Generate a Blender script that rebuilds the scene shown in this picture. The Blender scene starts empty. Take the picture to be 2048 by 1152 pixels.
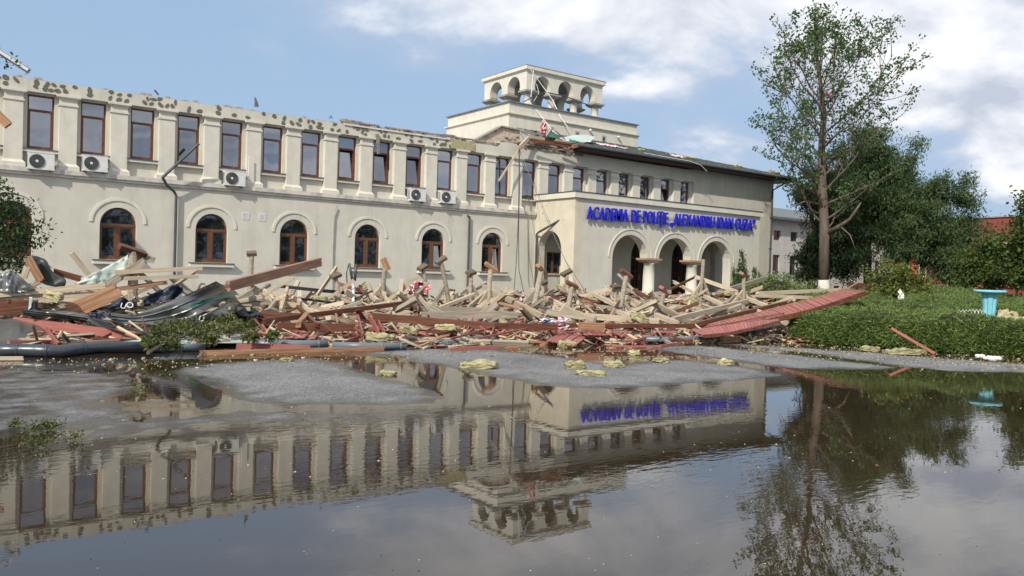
import bpy, bmesh, math, random
import numpy as np
from mathutils import Vector, Matrix, noise
from mathutils.geometry import tessellate_polygon
random.seed(7); np.random.seed(7)
rnd = random.Random(11)
R = math.radians
sc = bpy.context.scene
col = sc.collection
PI = math.pi

# ------------------------------------------------------------------ camera
# world frame: X along the academy's facade, Y away from the viewer at right
# angles to it, Z up, still water at z = 0; the camera stands 1.85 m above it
CH = 1.85
F = 1622.6
CR = Vector((0.80550, -0.59180, 0.03058))
CU = Vector((-0.01469, 0.03165, 0.99939))
CW = Vector((0.59241, 0.80546, -0.01679))
cam_d = bpy.data.cameras.new('camera')
cam = bpy.data.objects.new('camera', cam_d); col.objects.link(cam)
cam_d.sensor_width = 36.0; cam_d.lens = F / 2048 * 36
cam_d.clip_start = 0.05; cam_d.clip_end = 3000
m3 = Matrix((CR, CU, -CW)).transposed()
cam.matrix_world = Matrix.Translation((0, 0, CH)) @ m3.to_4x4()
sc.camera = cam

def ray(px, py): px = float(px); py = float(py); return (px - 1024) * CR + (576 - py) * CU + F * CW
def at(px, py, Y):            # point of the plane y = Y seen at a pixel of the photograph
    d = ray(px, py); return Vector((0, 0, CH)) + d * (Y / d.y)
def atx(px, py, X):
    d = ray(px, py); return Vector((0, 0, CH)) + d * (X / d.x)
def atg(px, py, z=0.0):
    d = ray(px, py); return Vector((0, 0, CH)) + d * ((z - CH) / d.z)
def atd(px, py, dist):
    d = ray(px, py); return Vector((0, 0, CH)) + d * (dist / math.hypot(d.x, d.y))

# ------------------------------------------------------------------ light
SUN_EL = R(37); SUN_AZ = math.atan2(-0.885, -0.465)      # direction towards the sun in plan
sd = Vector((math.sin(SUN_AZ) * math.cos(SUN_EL), math.cos(SUN_AZ) * math.cos(SUN_EL), math.sin(SUN_EL)))
world = bpy.data.worlds.new('World'); sc.world = world; world.use_nodes = True
nt = world.node_tree; nt.nodes.clear()
def N(t, kind, **kw):
    n = t.nodes.new(kind)
    for k, v in kw.items():
        if k.startswith('i_'):
            key = k[2:]
            n.inputs[int(key) if key.isdigit() else key.replace('_', ' ')].default_value = v
        else: setattr(n, k, v)
    return n
wo = N(nt, 'ShaderNodeOutputWorld'); bg = N(nt, 'ShaderNodeBackground'); bg.inputs['Strength'].default_value = 0.145
sky = N(nt, 'ShaderNodeTexSky', sky_type='NISHITA', sun_disc=False, sun_elevation=SUN_EL, sun_rotation=SUN_AZ,
        air_density=1.0, dust_density=2.2, ozone_density=2.2, altitude=80)
L = nt.links.new
tc = N(nt, 'ShaderNodeTexCoord')
sep = N(nt, 'ShaderNodeSeparateXYZ'); L(tc.outputs['Generated'], sep.inputs[0])
# cumulus layer: direction projected on a flat cloud deck, so clouds shrink towards the horizon
zc = N(nt, 'ShaderNodeMath', operation='MAXIMUM', i_1=0.0); L(sep.outputs['Z'], zc.inputs[0])
za = N(nt, 'ShaderNodeMath', operation='ADD', i_1=0.32); L(zc.outputs[0], za.inputs[0])
dv = N(nt, 'ShaderNodeVectorMath', operation='DIVIDE'); L(tc.outputs['Generated'], dv.inputs[0])
cmb = N(nt, 'ShaderNodeCombineXYZ'); [L(za.outputs[0], cmb.inputs[k]) for k in range(3)]
L(cmb.outputs[0], dv.inputs[1])
mp = N(nt, 'ShaderNodeMapping'); mp.inputs['Location'].default_value = (5.6, 8.2, 1.3)
L(dv.outputs[0], mp.inputs['Vector'])
n1 = N(nt, 'ShaderNodeTexNoise', i_Scale=2.3, i_Detail=9.0, i_Roughness=0.53, i_Distortion=0.12); L(mp.outputs[0], n1.inputs['Vector'])
n0 = N(nt, 'ShaderNodeTexNoise', i_Scale=0.75, i_Detail=2.0, i_Roughness=0.5); L(mp.outputs[0], n0.inputs['Vector'])
# the overcast bank lies ahead and to the right and higher up: a broad front seen end-on
fr = N(nt, 'ShaderNodeVectorMath', operation='DOT_PRODUCT'); L(tc.outputs['Generated'], fr.inputs[0]); fr.inputs[1].default_value = (0.227, -0.165, 1.0)
frm = N(nt, 'ShaderNodeMapRange', i_1=0.19, i_2=0.31, i_3=-0.25, i_4=0.105); L(fr.outputs['Value'], frm.inputs[0])
ad = N(nt, 'ShaderNodeMath', operation='ADD'); L(n1.outputs['Fac'], ad.inputs[0]); L(frm.outputs[0], ad.inputs[1])
n0b = N(nt, 'ShaderNodeMath', operation='MULTIPLY_ADD', i_1=0.30, i_2=-0.15); L(n0.outputs['Fac'], n0b.inputs[0])
ad2 = N(nt, 'ShaderNodeMath', operation='ADD'); L(ad.outputs[0], ad2.inputs[0]); L(n0b.outputs[0], ad2.inputs[1])
# the bank closes overhead (the puddles mirror it)
ov = N(nt, 'ShaderNodeMapRange', i_1=0.30, i_2=0.48, i_3=0.0, i_4=0.085); L(sep.outputs['Z'], ov.inputs[0])
ad3 = N(nt, 'ShaderNodeMath', operation='ADD'); L(ad2.outputs[0], ad3.inputs[0]); L(ov.outputs[0], ad3.inputs[1]); ad2 = ad3
cov = N(nt, 'ShaderNodeMapRange', interpolation_type='SMOOTHSTEP', i_1=0.455, i_2=0.62); L(ad2.outputs[0], cov.inputs[0])
# cloud brightness: lit tops, greyer thick undersides
n2 = N(nt, 'ShaderNodeTexNoise', i_Scale=3.4, i_Detail=8.0, i_Roughness=0.55, i_Distortion=0.3)
mp2 = N(nt, 'ShaderNodeMapping'); mp2.inputs['Location'].default_value = (7.0, 2.0, 5.0); L(dv.outputs[0], mp2.inputs['Vector']); L(mp2.outputs[0], n2.inputs['Vector'])
cr = N(nt, 'ShaderNodeValToRGB'); L(n2.outputs['Fac'], cr.inputs[0])
cr.color_ramp.elements[0].position = 0.36; cr.color_ramp.elements[0].color = (4.1, 4.5, 5.4, 1)
cr.color_ramp.elements[1].position = 0.60; cr.color_ramp.elements[1].color = (7.6, 7.7, 7.9, 1)
cm = N(nt, 'ShaderNodeMix', data_type='RGBA'); L(cov.outputs[0], cm.inputs[0]); L(cr.outputs[0], cm.inputs[7])
# thin milky veil over all of the blue
veil = N(nt, 'ShaderNodeMix', data_type='RGBA', i_0=0.80); L(sky.outputs[0], veil.inputs[6]); veil.inputs[7].default_value = (2.9, 4.05, 5.65, 1)
# soft grey-lavender stratus round the cumulus
cov2 = N(nt, 'ShaderNodeMapRange', interpolation_type='SMOOTHSTEP', i_1=0.32, i_2=0.58, i_3=0.0, i_4=0.75); L(ad2.outputs[0], cov2.inputs[0])
st = N(nt, 'ShaderNodeMix', data_type='RGBA'); L(cov2.outputs[0], st.inputs[0]); L(veil.outputs[2], st.inputs[6]); st.inputs[7].default_value = (3.7, 4.35, 5.5, 1)
L(st.outputs[2], cm.inputs[6])
L(cm.outputs[2], bg.inputs['Color']); L(bg.outputs[0], wo.inputs['Surface'])

sun_d = bpy.data.lights.new('sun', 'SUN'); sun_d.energy = 4.6; sun_d.angle = R(1.0); sun_d.color = (1.0, 0.93, 0.80)
sun = bpy.data.objects.new('sun', sun_d); col.objects.link(sun)
sun.rotation_euler = sd.to_track_quat('Z', 'Y').to_euler(); sun.location = (0, 0, 60)
sc.view_settings.view_transform = 'Standard'; sc.view_settings.look = 'None'
sc.view_settings.exposure = -0.07; sc.view_settings.gamma = 1.0; sc.view_settings.use_curve_mapping = False
sc.render.engine = 'CYCLES'
sc.cycles.max_bounces = 8; sc.cycles.glossy_bounces = 4; sc.cycles.diffuse_bounces = 3; sc.cycles.transparent_max_bounces = 8
sc.cycles.use_denoising = True

# ------------------------------------------------------------------ helpers
class MB:
    def __init__(s): s.v = []; s.f = []
    def poly(s, pts):
        n = len(s.v); s.v += [tuple(p) for p in pts]; s.f.append(tuple(range(n, n + len(pts)))); return s
    def box(s, x0, x1, y0, y1, z0, z1):
        n = len(s.v)
        s.v += [(x0,y0,z0),(x1,y0,z0),(x1,y1,z0),(x0,y1,z0),(x0,y0,z1),(x1,y0,z1),(x1,y1,z1),(x0,y1,z1)]
        s.f += [tuple(n+i for i in q) for q in ((0,3,2,1),(4,5,6,7),(0,1,5,4),(1,2,6,5),(2,3,7,6),(3,0,4,7))]
        return s
    def frustum(s, x0,x1,y0,y1,z0, X0,X1,Y0,Y1,z1):
        n = len(s.v)
        s.v += [(x0,y0,z0),(x1,y0,z0),(x1,y1,z0),(x0,y1,z0),(X0,Y0,z1),(X1,Y0,z1),(X1,Y1,z1),(X0,Y1,z1)]
        s.f += [tuple(n+i for i in q) for q in ((0,3,2,1),(4,5,6,7),(0,1,5,4),(1,2,6,5),(2,3,7,6),(3,0,4,7))]
        return s
    def bar(s, a, b, w, h, up=(0, 0, 1)):
        a = Vector(a); b = Vector(b); d = (b - a).normalized(); up = Vector(up)
        if abs(d.dot(up)) > 0.98: up = Vector((0, 1, 0))
        x = d.cross(up).normalized() * w / 2; z = x.cross(d).normalized() * h / 2
        n = len(s.v)
        for q in (a, b): s.v += [tuple(q - x - z), tuple(q + x - z), tuple(q + x + z), tuple(q - x + z)]
        s.f += [tuple(n+i for i in q) for q in ((0,3,2,1),(4,5,6,7),(0,1,5,4),(1,2,6,5),(2,3,7,6),(3,0,4,7))]
        return s
    def tube(s, pts, r, n=8, cap=True, flat=1.0):
        pts = [Vector(p) for p in pts]; rings = []
        rr = r if isinstance(r, (list, tuple)) else [r] * len(pts)
        pd = None
        for i, p in enumerate(pts):
            d = (pts[min(i+1, len(pts)-1)] - pts[max(i-1, 0)]).normalized()
            if pd is None:
                up = Vector((0,0,1)) if abs(d.z) < 0.9 else Vector((0,1,0))
                x = d.cross(up).normalized()
            else:
                x = (x - d * x.dot(d)).normalized()
            pd = d; y = x.cross(d).normalized(); k = len(s.v)
            for j in range(n):
                t = 2*PI*j/n; s.v.append(tuple(p + x*math.cos(t)*rr[i] + y*math.sin(t)*rr[i]*flat))
            rings.append(k)
        for a, b in zip(rings, rings[1:]):
            for j in range(n): s.f.append((a+j, a+(j+1)%n, b+(j+1)%n, b+j))
        if cap:
            s.f.append(tuple(rings[0]+j for j in range(n))[::-1]); s.f.append(tuple(rings[-1]+j for j in range(n)))
        return s
    def lathe(s, prof, cx, cy, n=16, sx=1, sy=1):
        rings = []
        for r, z in prof:
            rings.append(len(s.v))
            for j in range(n):
                t = 2*PI*(j+.5)/n; s.v.append((cx+math.cos(t)*r*sx, cy+math.sin(t)*r*sy, z))
        for a, b in zip(rings, rings[1:]):
            for j in range(n): s.f.append((a+j, a+(j+1)%n, b+(j+1)%n, b+j))
        s.f.append(tuple(rings[0]+j for j in range(n))[::-1]); s.f.append(tuple(rings[-1]+j for j in range(n)))
        return s
    def panel(s, outline, holes, y, depth, axis='Y', back=False, hole_open=()):
        # a flat wall with openings: outline and holes are lists of (a, z); reveals run from y to y+depth
        mk = (lambda a, z, t: (a, t, z)) if axis == 'Y' else (lambda a, z, t: (t, a, z))
        loops = [[Vector((a, z, 0)) for a, z in outline]] + [[Vector((a, z, 0)) for a, z in h] for h in holes]
        flat = [p for lp in loops for p in lp]
        tris = tessellate_polygon(loops)
        for yy in ([y, y + depth] if back else [y]):
            n = len(s.v); s.v += [mk(p.x, p.y, yy) for p in flat]; s.f += [tuple(n+i for i in t) for t in tris]
        for lp in (loops if back else loops[1:]):
            k = len(lp)
            for i in range(k):
                a, b = lp[i], lp[(i+1) % k]
                s.poly([mk(a.x,a.y,y), mk(b.x,b.y,y), mk(b.x,b.y,y+depth), mk(a.x,a.y,y+depth)])
        return s
    def build(s, name, mat, parent=None, smooth=False, loc=None):
        me = bpy.data.meshes.new(name); me.from_pydata(s.v, [], s.f); me.update()
        o = link(name, me, mat, parent)
        if smooth: me.polygons.foreach_set('use_smooth', [True]*len(me.polygons))
        if loc is not None: o.location = loc
        return o
def wtrans(o):
    t = Vector((0,0,0))
    while o is not None: t += o.location - o.get('_off', Vector((0,0,0))) if False else o.location; o = o.parent
    return t
def link(name, me, mat, parent=None):
    if mat is not None:
        me.materials.clear(); me.materials.append(mat)
    o = bpy.data.objects.new(name, me); col.objects.link(o)
    if parent is not None:
        o.parent = parent
        if parent.type == 'EMPTY' and parent.get('anchor'):      # anchored thing: children are given in world coordinates
            o.matrix_parent_inverse = Matrix.Translation(-parent.location)
    return o
def tag(o, label=None, cat=None, group=None, kind=None):
    if label: o['label'] = label
    if cat: o['category'] = cat
    if group: o['group'] = group
    if kind: o['kind'] = kind
    return o
def thing(name, label, cat, loc=(0,0,0), group=None, anchor=False):
    o = bpy.data.objects.new(name, None); col.objects.link(o); o.location = loc
    o.empty_display_size = 0.2
    if anchor: o['anchor'] = 1
    return tag(o, label, cat, group)
def inst(name, me, parent, loc, rot=(0,0,0), scale=(1,1,1)):
    o = bpy.data.objects.new(name, me); col.objects.link(o); o.parent = parent
    if parent is not None and parent.type == 'EMPTY' and parent.get('anchor'):
        o.matrix_parent_inverse = Matrix.Translation(-parent.location)
    o.location = loc; o.rotation_euler = rot; o.scale = scale
    return o
def mesh(mb, name, mat, smooth=False):
    me = bpy.data.meshes.new(name); me.from_pydata(mb.v, [], mb.f); me.update(); me.materials.append(mat)
    if smooth: me.polygons.foreach_set('use_smooth', [True]*len(me.polygons))
    return me
def npmesh(name, V, Fq, mat, k):
    me = bpy.data.meshes.new(name); n = len(V); q = len(Fq)
    me.vertices.add(n); me.vertices.foreach_set('co', np.asarray(V, dtype=np.float32).ravel())
    me.loops.add(q*k); me.loops.foreach_set('vertex_index', np.asarray(Fq, dtype=np.int32).ravel())
    me.polygons.add(q); me.polygons.foreach_set('loop_start', np.arange(0, q*k, k, dtype=np.int32))
    me.polygons.foreach_set('loop_total', np.full(q, k, dtype=np.int32)); me.update(calc_edges=True)
    me.materials.append(mat); return me

# ------------------------------------------------------------------ materials
M = {}
def mat(name, color, rough=0.7, color2=None, scale=4.0, spec=0.4, metal=0.0, bump=0.0, bscale=40.0, stretch=(1,1,1), detail=6, perobj=0.0, lo=0.35, hi=0.65, extra=None, ior=None):
    m = bpy.data.materials.new(name); m.use_nodes = True; t = m.node_tree; b = t.nodes['Principled BSDF']; l = t.links.new
    b.inputs['Roughness'].default_value = rough; b.inputs['Metallic'].default_value = metal
    b.inputs['Specular IOR Level'].default_value = spec
    if ior: b.inputs['IOR'].default_value = ior
    b.inputs['Base Color'].default_value = (*color, 1)
    c = N(t, 'ShaderNodeTexCoord'); mpn = N(t, 'ShaderNodeMapping'); mpn.inputs['Scale'].default_value = stretch
    l(c.outputs['Object'], mpn.inputs['Vector'])
    src = mpn.outputs[0]
    oi = N(t, 'ShaderNodeObjectInfo')
    if perobj:
        av = N(t, 'ShaderNodeVectorMath', operation='ADD'); sv = N(t, 'ShaderNodeVectorMath', operation='SCALE'); sv.inputs[3].default_value = 13.0
        cx = N(t, 'ShaderNodeCombineXYZ'); [l(oi.outputs['Random'], cx.inputs[k]) for k in range(3)]
        l(cx.outputs[0], sv.inputs[0]); l(mpn.outputs[0], av.inputs[0]); l(sv.outputs[0], av.inputs[1]); src = av.outputs[0]
    cur = None
    if color2 is not None:
        n = N(t, 'ShaderNodeTexNoise', i_Scale=scale, i_Detail=float(detail), i_Roughness=0.6); l(src, n.inputs['Vector'])
        r = N(t, 'ShaderNodeMapRange', i_1=lo, i_2=hi); l(n.outputs['Fac'], r.inputs[0])
        mx = N(t, 'ShaderNodeMix', data_type='RGBA'); l(r.outputs[0], mx.inputs[0]); mx.inputs[6].default_value = (*color, 1); mx.inputs[7].default_value = (*color2, 1)
        cur = mx.outputs[2]
    if perobj:
        hs = N(t, 'ShaderNodeHueSaturation'); r2 = N(t, 'ShaderNodeMapRange', i_3=1-perobj, i_4=1+perobj); l(oi.outputs['Random'], r2.inputs[0]); l(r2.outputs[0], hs.inputs['Value'])
        if cur is None: hs.inputs['Color'].default_value = (*color, 1)
        else: l(cur, hs.inputs['Color'])
        cur = hs.outputs[0]
    if extra: cur = extra(t, l, src, cur, c, b)
    if cur is not None: l(cur, b.inputs['Base Color'])
    if bump:
        n = N(t, 'ShaderNodeTexNoise', i_Scale=bscale, i_Detail=5.0, i_Roughness=0.65); l(src, n.inputs['Vector'])
        bp = N(t, 'ShaderNodeBump', i_Strength=bump, i_Distance=0.02); l(n.outputs['Fac'], bp.inputs['Height']); l(bp.outputs[0], b.inputs['Normal'])
    M[name] = m; return m

def plaster_extra(pock=0.0, streak=0.35, drk=(0.26,0.24,0.20)):
    def f(t, l, src, cur, c, b):
        # vertical rain streaks and blotches, keyed to world position
        g = N(t, 'ShaderNodeNewGeometry')
        mp_ = N(t, 'ShaderNodeMapping'); mp_.inputs['Scale'].default_value = (2.6, 2.6, 0.28); l(g.outputs['Position'], mp_.inputs['Vector'])
        n = N(t, 'ShaderNodeTexNoise', i_Scale=1.0, i_Detail=8.0, i_Roughness=0.68); l(mp_.outputs[0], n.inputs['Vector'])
        r = N(t, 'ShaderNodeMapRange', i_1=0.50, i_2=0.78, i_3=0.0, i_4=streak); l(n.outputs['Fac'], r.inputs[0])
        mx = N(t, 'ShaderNodeMix', data_type='RGBA'); l(r.outputs[0], mx.inputs[0]); l(cur, mx.inputs[6]); mx.inputs[7].default_value = (*drk, 1)
        cur = mx.outputs[2]
        if pock:
            v = N(t, 'ShaderNodeTexVoronoi', i_Scale=3.2, i_Randomness=1.0); l(g.outputs['Position'], v.inputs['Vector'])
            n3 = N(t, 'ShaderNodeTexNoise', i_Scale=0.8, i_Detail=2.0); l(g.outputs['Position'], n3.inputs['Vector'])
            sub = N(t, 'ShaderNodeMath', operation='MULTIPLY_ADD', i_1=0.22*pock, i_2=-0.065*pock); l(n3.outputs['Fac'], sub.inputs[0])
            ls = N(t, 'ShaderNodeMath', operation='LESS_THAN'); l(v.outputs['Distance'], ls.inputs[0]); l(sub.outputs[0], ls.inputs[1])
            m2 = N(t, 'ShaderNodeMix', data_type='RGBA'); l(ls.outputs[0], m2.inputs[0]); l(cur, m2.inputs[6]); m2.inputs[7].default_value = (0.20,0.16,0.11,1)
            cur = m2.outputs[2]
        return cur
    return f
mat('plaster', (0.60,0.58,0.505), 0.9, (0.535,0.515,0.45), scale=1.3, spec=0.2, bump=0.25, bscale=60, extra=plaster_extra(0.5, 0.32))
mat('plaster_pocked', (0.62,0.57,0.46), 0.9, (0.55,0.50,0.40), scale=1.3, spec=0.2, bump=0.3, bscale=60, extra=plaster_extra(1.5, 0.25))
mat('plaster_trim', (0.66,0.635,0.555), 0.9, (0.59,0.565,0.495), scale=2.0, spec=0.2, bump=0.2, bscale=70, extra=plaster_extra(0.0, 0.26))
mat('plaster_belt', (0.60,0.57,0.52), 0.9, (0.33,0.31,0.28), scale=2.6, spec=0.2, bump=0.3, bscale=60, lo=0.45, hi=0.75, extra=plaster_extra(0.0, 0.5))
mat('plaster_grey', (0.46,0.45,0.42), 0.9, (0.40,0.39,0.36), scale=1.3, spec=0.2, bump=0.2, extra=plaster_extra(0.0, 0.3))
mat('adhesive', (0.115,0.11,0.085), 0.95, (0.17,0.16,0.13), scale=14, bump=0.6, bscale=50)
mat('brick', (0.27,0.17,0.13), 0.95, (0.36,0.32,0.27), scale=9, bump=0.5, bscale=30, perobj=0.3)
mat('rubble_pale', (0.62,0.54,0.44), 0.95, (0.40,0.29,0.21), scale=9, bump=0.9, bscale=14)
mat('rubble', (0.33,0.29,0.245), 0.95, (0.18,0.13,0.10), scale=7, bump=0.8, bscale=20)
mat('concrete', (0.36,0.34,0.31), 0.95, (0.26,0.25,0.23), scale=5, bump=0.5, bscale=30)
mat('window_wood', (0.17,0.062,0.030), 0.45, (0.11,0.040,0.020), scale=6, spec=0.4)
mat('door_wood', (0.075,0.022,0.012), 0.5, (0.04,0.013,0.008), scale=6)
mat('window_oak', (0.150,0.068,0.034), 0.45, (0.11,0.048,0.024), scale=6, spec=0.4)
mat('dark_metal', (0.045,0.052,0.058), 0.45, (0.07,0.078,0.085), scale=3, spec=0.5)
mat('grey_metal', (0.13,0.15,0.17), 0.35, (0.19,0.21,0.23), scale=3, spec=0.6)
mat('galvanised', (0.55,0.56,0.56), 0.35, (0.42,0.43,0.44), scale=3, metal=0.7)
mat('roof_metal', (0.055,0.068,0.062), 0.42, (0.10,0.115,0.105), scale=2.2, spec=0.5, bump=0.15, bscale=6)
mat('soffit', (0.075,0.036,0.030), 0.6, (0.05,0.026,0.022), scale=3)
mat('white_plastic', (0.70,0.71,0.70), 0.45, (0.60,0.61,0.60), scale=6, spec=0.4)
mat('grille', (0.035,0.037,0.04), 0.6)
mat('sign_blue', (0.014,0.018,0.47), 0.45, spec=0.4)
mat('black', (0.012,0.012,0.013), 0.7)
mat('room_shade', (0.03,0.03,0.035), 0.9)  # darkness of the rooms given as a near-black colour
def glass(name, base, rough=0.04, refl=0.30):
    m = bpy.data.materials.new(name); m.use_nodes = True; t = m.node_tree; b = t.nodes['Principled BSDF']; l = t.links.new
    b.inputs['Base Color'].default_value = (*base, 1); b.inputs['Roughness'].default_value = rough; b.inputs['IOR'].default_value = 1.6
    gl = N(t, 'ShaderNodeBsdfGlossy'); gl.inputs['Roughness'].default_value = rough; gl.inputs['Color'].default_value = (0.88,0.93,1,1)
    mx = N(t, 'ShaderNodeMixShader', i_0=refl); oi = N(t, 'ShaderNodeObjectInfo'); rv = N(t, 'ShaderNodeMapRange', i_3=refl*.7, i_4=refl*1.35); l(oi.outputs['Random'], rv.inputs[0]); l(rv.outputs[0], mx.inputs[0]); l(b.outputs[0], mx.inputs[1]); l(gl.outputs[0], mx.inputs[2]); l(mx.outputs[0], t.nodes['Material Output'].inputs[0])
    c = N(t, 'ShaderNodeTexCoord'); n = N(t, 'ShaderNodeTexNoise', i_Scale=1.4, i_Detail=1.0); l(c.outputs['Object'], n.inputs['Vector'])
    bp = N(t, 'ShaderNodeBump', i_Strength=0.10, i_Distance=0.05); l(n.outputs['Fac'], bp.inputs['Height'])
    l(bp.outputs[0], b.inputs['Normal']); l(bp.outputs[0], gl.inputs['Normal'])
    M[name] = m
glass('glass_upper', (0.022,0.032,0.060), 0.03, 0.23)
glass('glass_lower', (0.012,0.014,0.016), 0.03, 0.08)
glass('glass_open', (0.010,0.012,0.016), 0.03, 0.22)
glass('glass_dull', (0.016,0.018,0.022), 0.15, 0.03)

# ------------------------------------------------------------------ ground and water
def gpoly(pp, z=0.0): return np.array([(atg(x, y, z).x, atg(x, y, z).y) for x, y in pp])
DRY = [gpoly(q) for q in (
    [(345,744),(400,728),(520,719),(620,716),(690,731),(790,757),(870,780),(889,795),(862,808),(780,813),(650,813),(540,810),(470,798),(415,772)],
    [(690,706),(800,716),(884,733),(987,754),(1062,769),(1140,776),(1240,775),(1330,772),(1450,762),(1563,751),(1540,740),(1450,728),(1350,719),(1290,724),(1230,730),(1180,722),(1100,710),(1000,698),(850,697)],
    [(1270,688),(1420,692),(1560,706),(1700,722),(1800,735),(1780,742),(1600,738),(1500,729),(1400,714),(1310,700)],
    [(1380,680),(1560,693),(1700,701),(1860,714),(1960,722),(2100,730),(2140,752),(2040,747),(1900,743),(1800,734),(1640,711),(1500,696)],
)]
FILM = [gpoly(q) for q in (
    [(-120,742),(60,733),(170,742),(260,752),(300,775),(250,800),(300,840),(160,870),(-60,880),(-200,860)],
    [(60,905),(210,838),(520,822),(760,826),(880,822),(780,836),(520,846),(300,868),(140,890)],
)]
def sdf(P, poly):                                    # positive inside
    d2 = np.full(len(P), 1e9); inside = np.zeros(len(P), bool); n = len(poly)
    for i in range(n):
        a = poly[i]; b = poly[(i+1) % n]; e = b - a; w = P - a
        t = np.clip((w @ e) / (e @ e), 0, 1); q = w - t[:, None] * e; d2 = np.minimum(d2, (q*q).sum(1))
        c = (a[1] > P[:, 1]) != (b[1] > P[:, 1])
        with np.errstate(divide='ignore', invalid='ignore'):
            xi = (b[0]-a[0])*(P[:, 1]-a[1])/(b[1]-a[1]) + a[0]
        inside ^= c & (P[:, 0] < xi)
    return np.sqrt(d2) * np.where(inside, 1, -1)
def vnoise(P, s, seed=0):                            # smooth value noise
    q = P * s + seed * 17.3; i = np.floor(q).astype(int); f = q - i; f = f*f*(3-2*f)
    def h(a, b): return np.modf(np.abs(np.sin(a*127.1 + b*311.7 + seed)*43758.5453))[0]
    return (h(i[:,0],i[:,1])*(1-f[:,0])+h(i[:,0]+1,i[:,1])*f[:,0])*(1-f[:,1]) + (h(i[:,0],i[:,1]+1)*(1-f[:,0])+h(i[:,0]+1,i[:,1]+1)*f[:,0])*f[:,1]
def ground_h(P):
    d = np.max([sdf(P, q) for q in DRY], axis=0)
    d = d + (vnoise(P, 0.9, 3)-.5)*0.35 + (vnoise(P, 3.1, 5)-.5)*0.10
    h = np.where(d > 0, np.minimum(d*0.012, 0.014), np.maximum(d*0.05, -0.06))
    f = np.max([sdf(P, q) for q in FILM], axis=0) + (vnoise(P, 1.2, 9)-.5)*0.5
    hf = np.clip(f*0.008, -1, 0.0042) - 0.001 + (vnoise(P, 5.0, 4)-.5)*0.004
    h = np.where(f > -0.3, np.maximum(h, hf), h)
    # the forecourt rises behind the pile and beyond the bed
    back = np.clip((P[:, 1] - 18.0) * 0.03, 0, 0.35)
    yb = 15.5 - 0.0*P[:, 0]
    back = np.where(P[:, 1] > 18.0, back, 0) 
    right = np.clip((P[:, 0] - 22) * 0.02, 0, 0.3) * np.clip((P[:, 1] - 12) / 3, 0, 1)
    h = h + back + right
    far = np.clip((np.abs(P[:, 0]-10) - 60) / 60, 0, 1) + np.clip((P[:, 1] - 60) / 60, 0, 1) + np.clip((-20 - P[:, 1]) / 30, 0, 1)
    return h + np.clip(far, 0, 1) * 0.5 + 0.0
xs = np.concatenate([np.array([-900,-400,-200,-120,-80,-60,-45,-35,-28,-22,-17,-13,-10,-8]), np.arange(-6, 30, 0.09), np.arange(30, 62, 1.0), np.array([65,75,90,110,140,200,300,500,900])])
ys = np.concatenate([np.array([-600,-300,-150,-90,-60,-40,-25,-15,-10,-6,-3,-1]), np.arange(0.5, 19.5, 0.09), np.arange(20, 62, 1.0), np.array([70,85,100,130,180,260,400,700,1200])])
GX, GY = np.meshgrid(xs, ys); PP = np.stack([GX.ravel(), GY.ravel()], 1)
HH = ground_h(PP)
nx, ny = len(xs), len(ys); ii = (np.arange(ny-1)[:, None]*nx + np.arange(nx-1)[None]).ravel()
Fg = np.stack([ii, ii+1, ii+1+nx, ii+nx], 1)
mat('asphalt', (0.160,0.161,0.162), 0.85, (0.128,0.129,0.131), scale=0.9)
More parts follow.
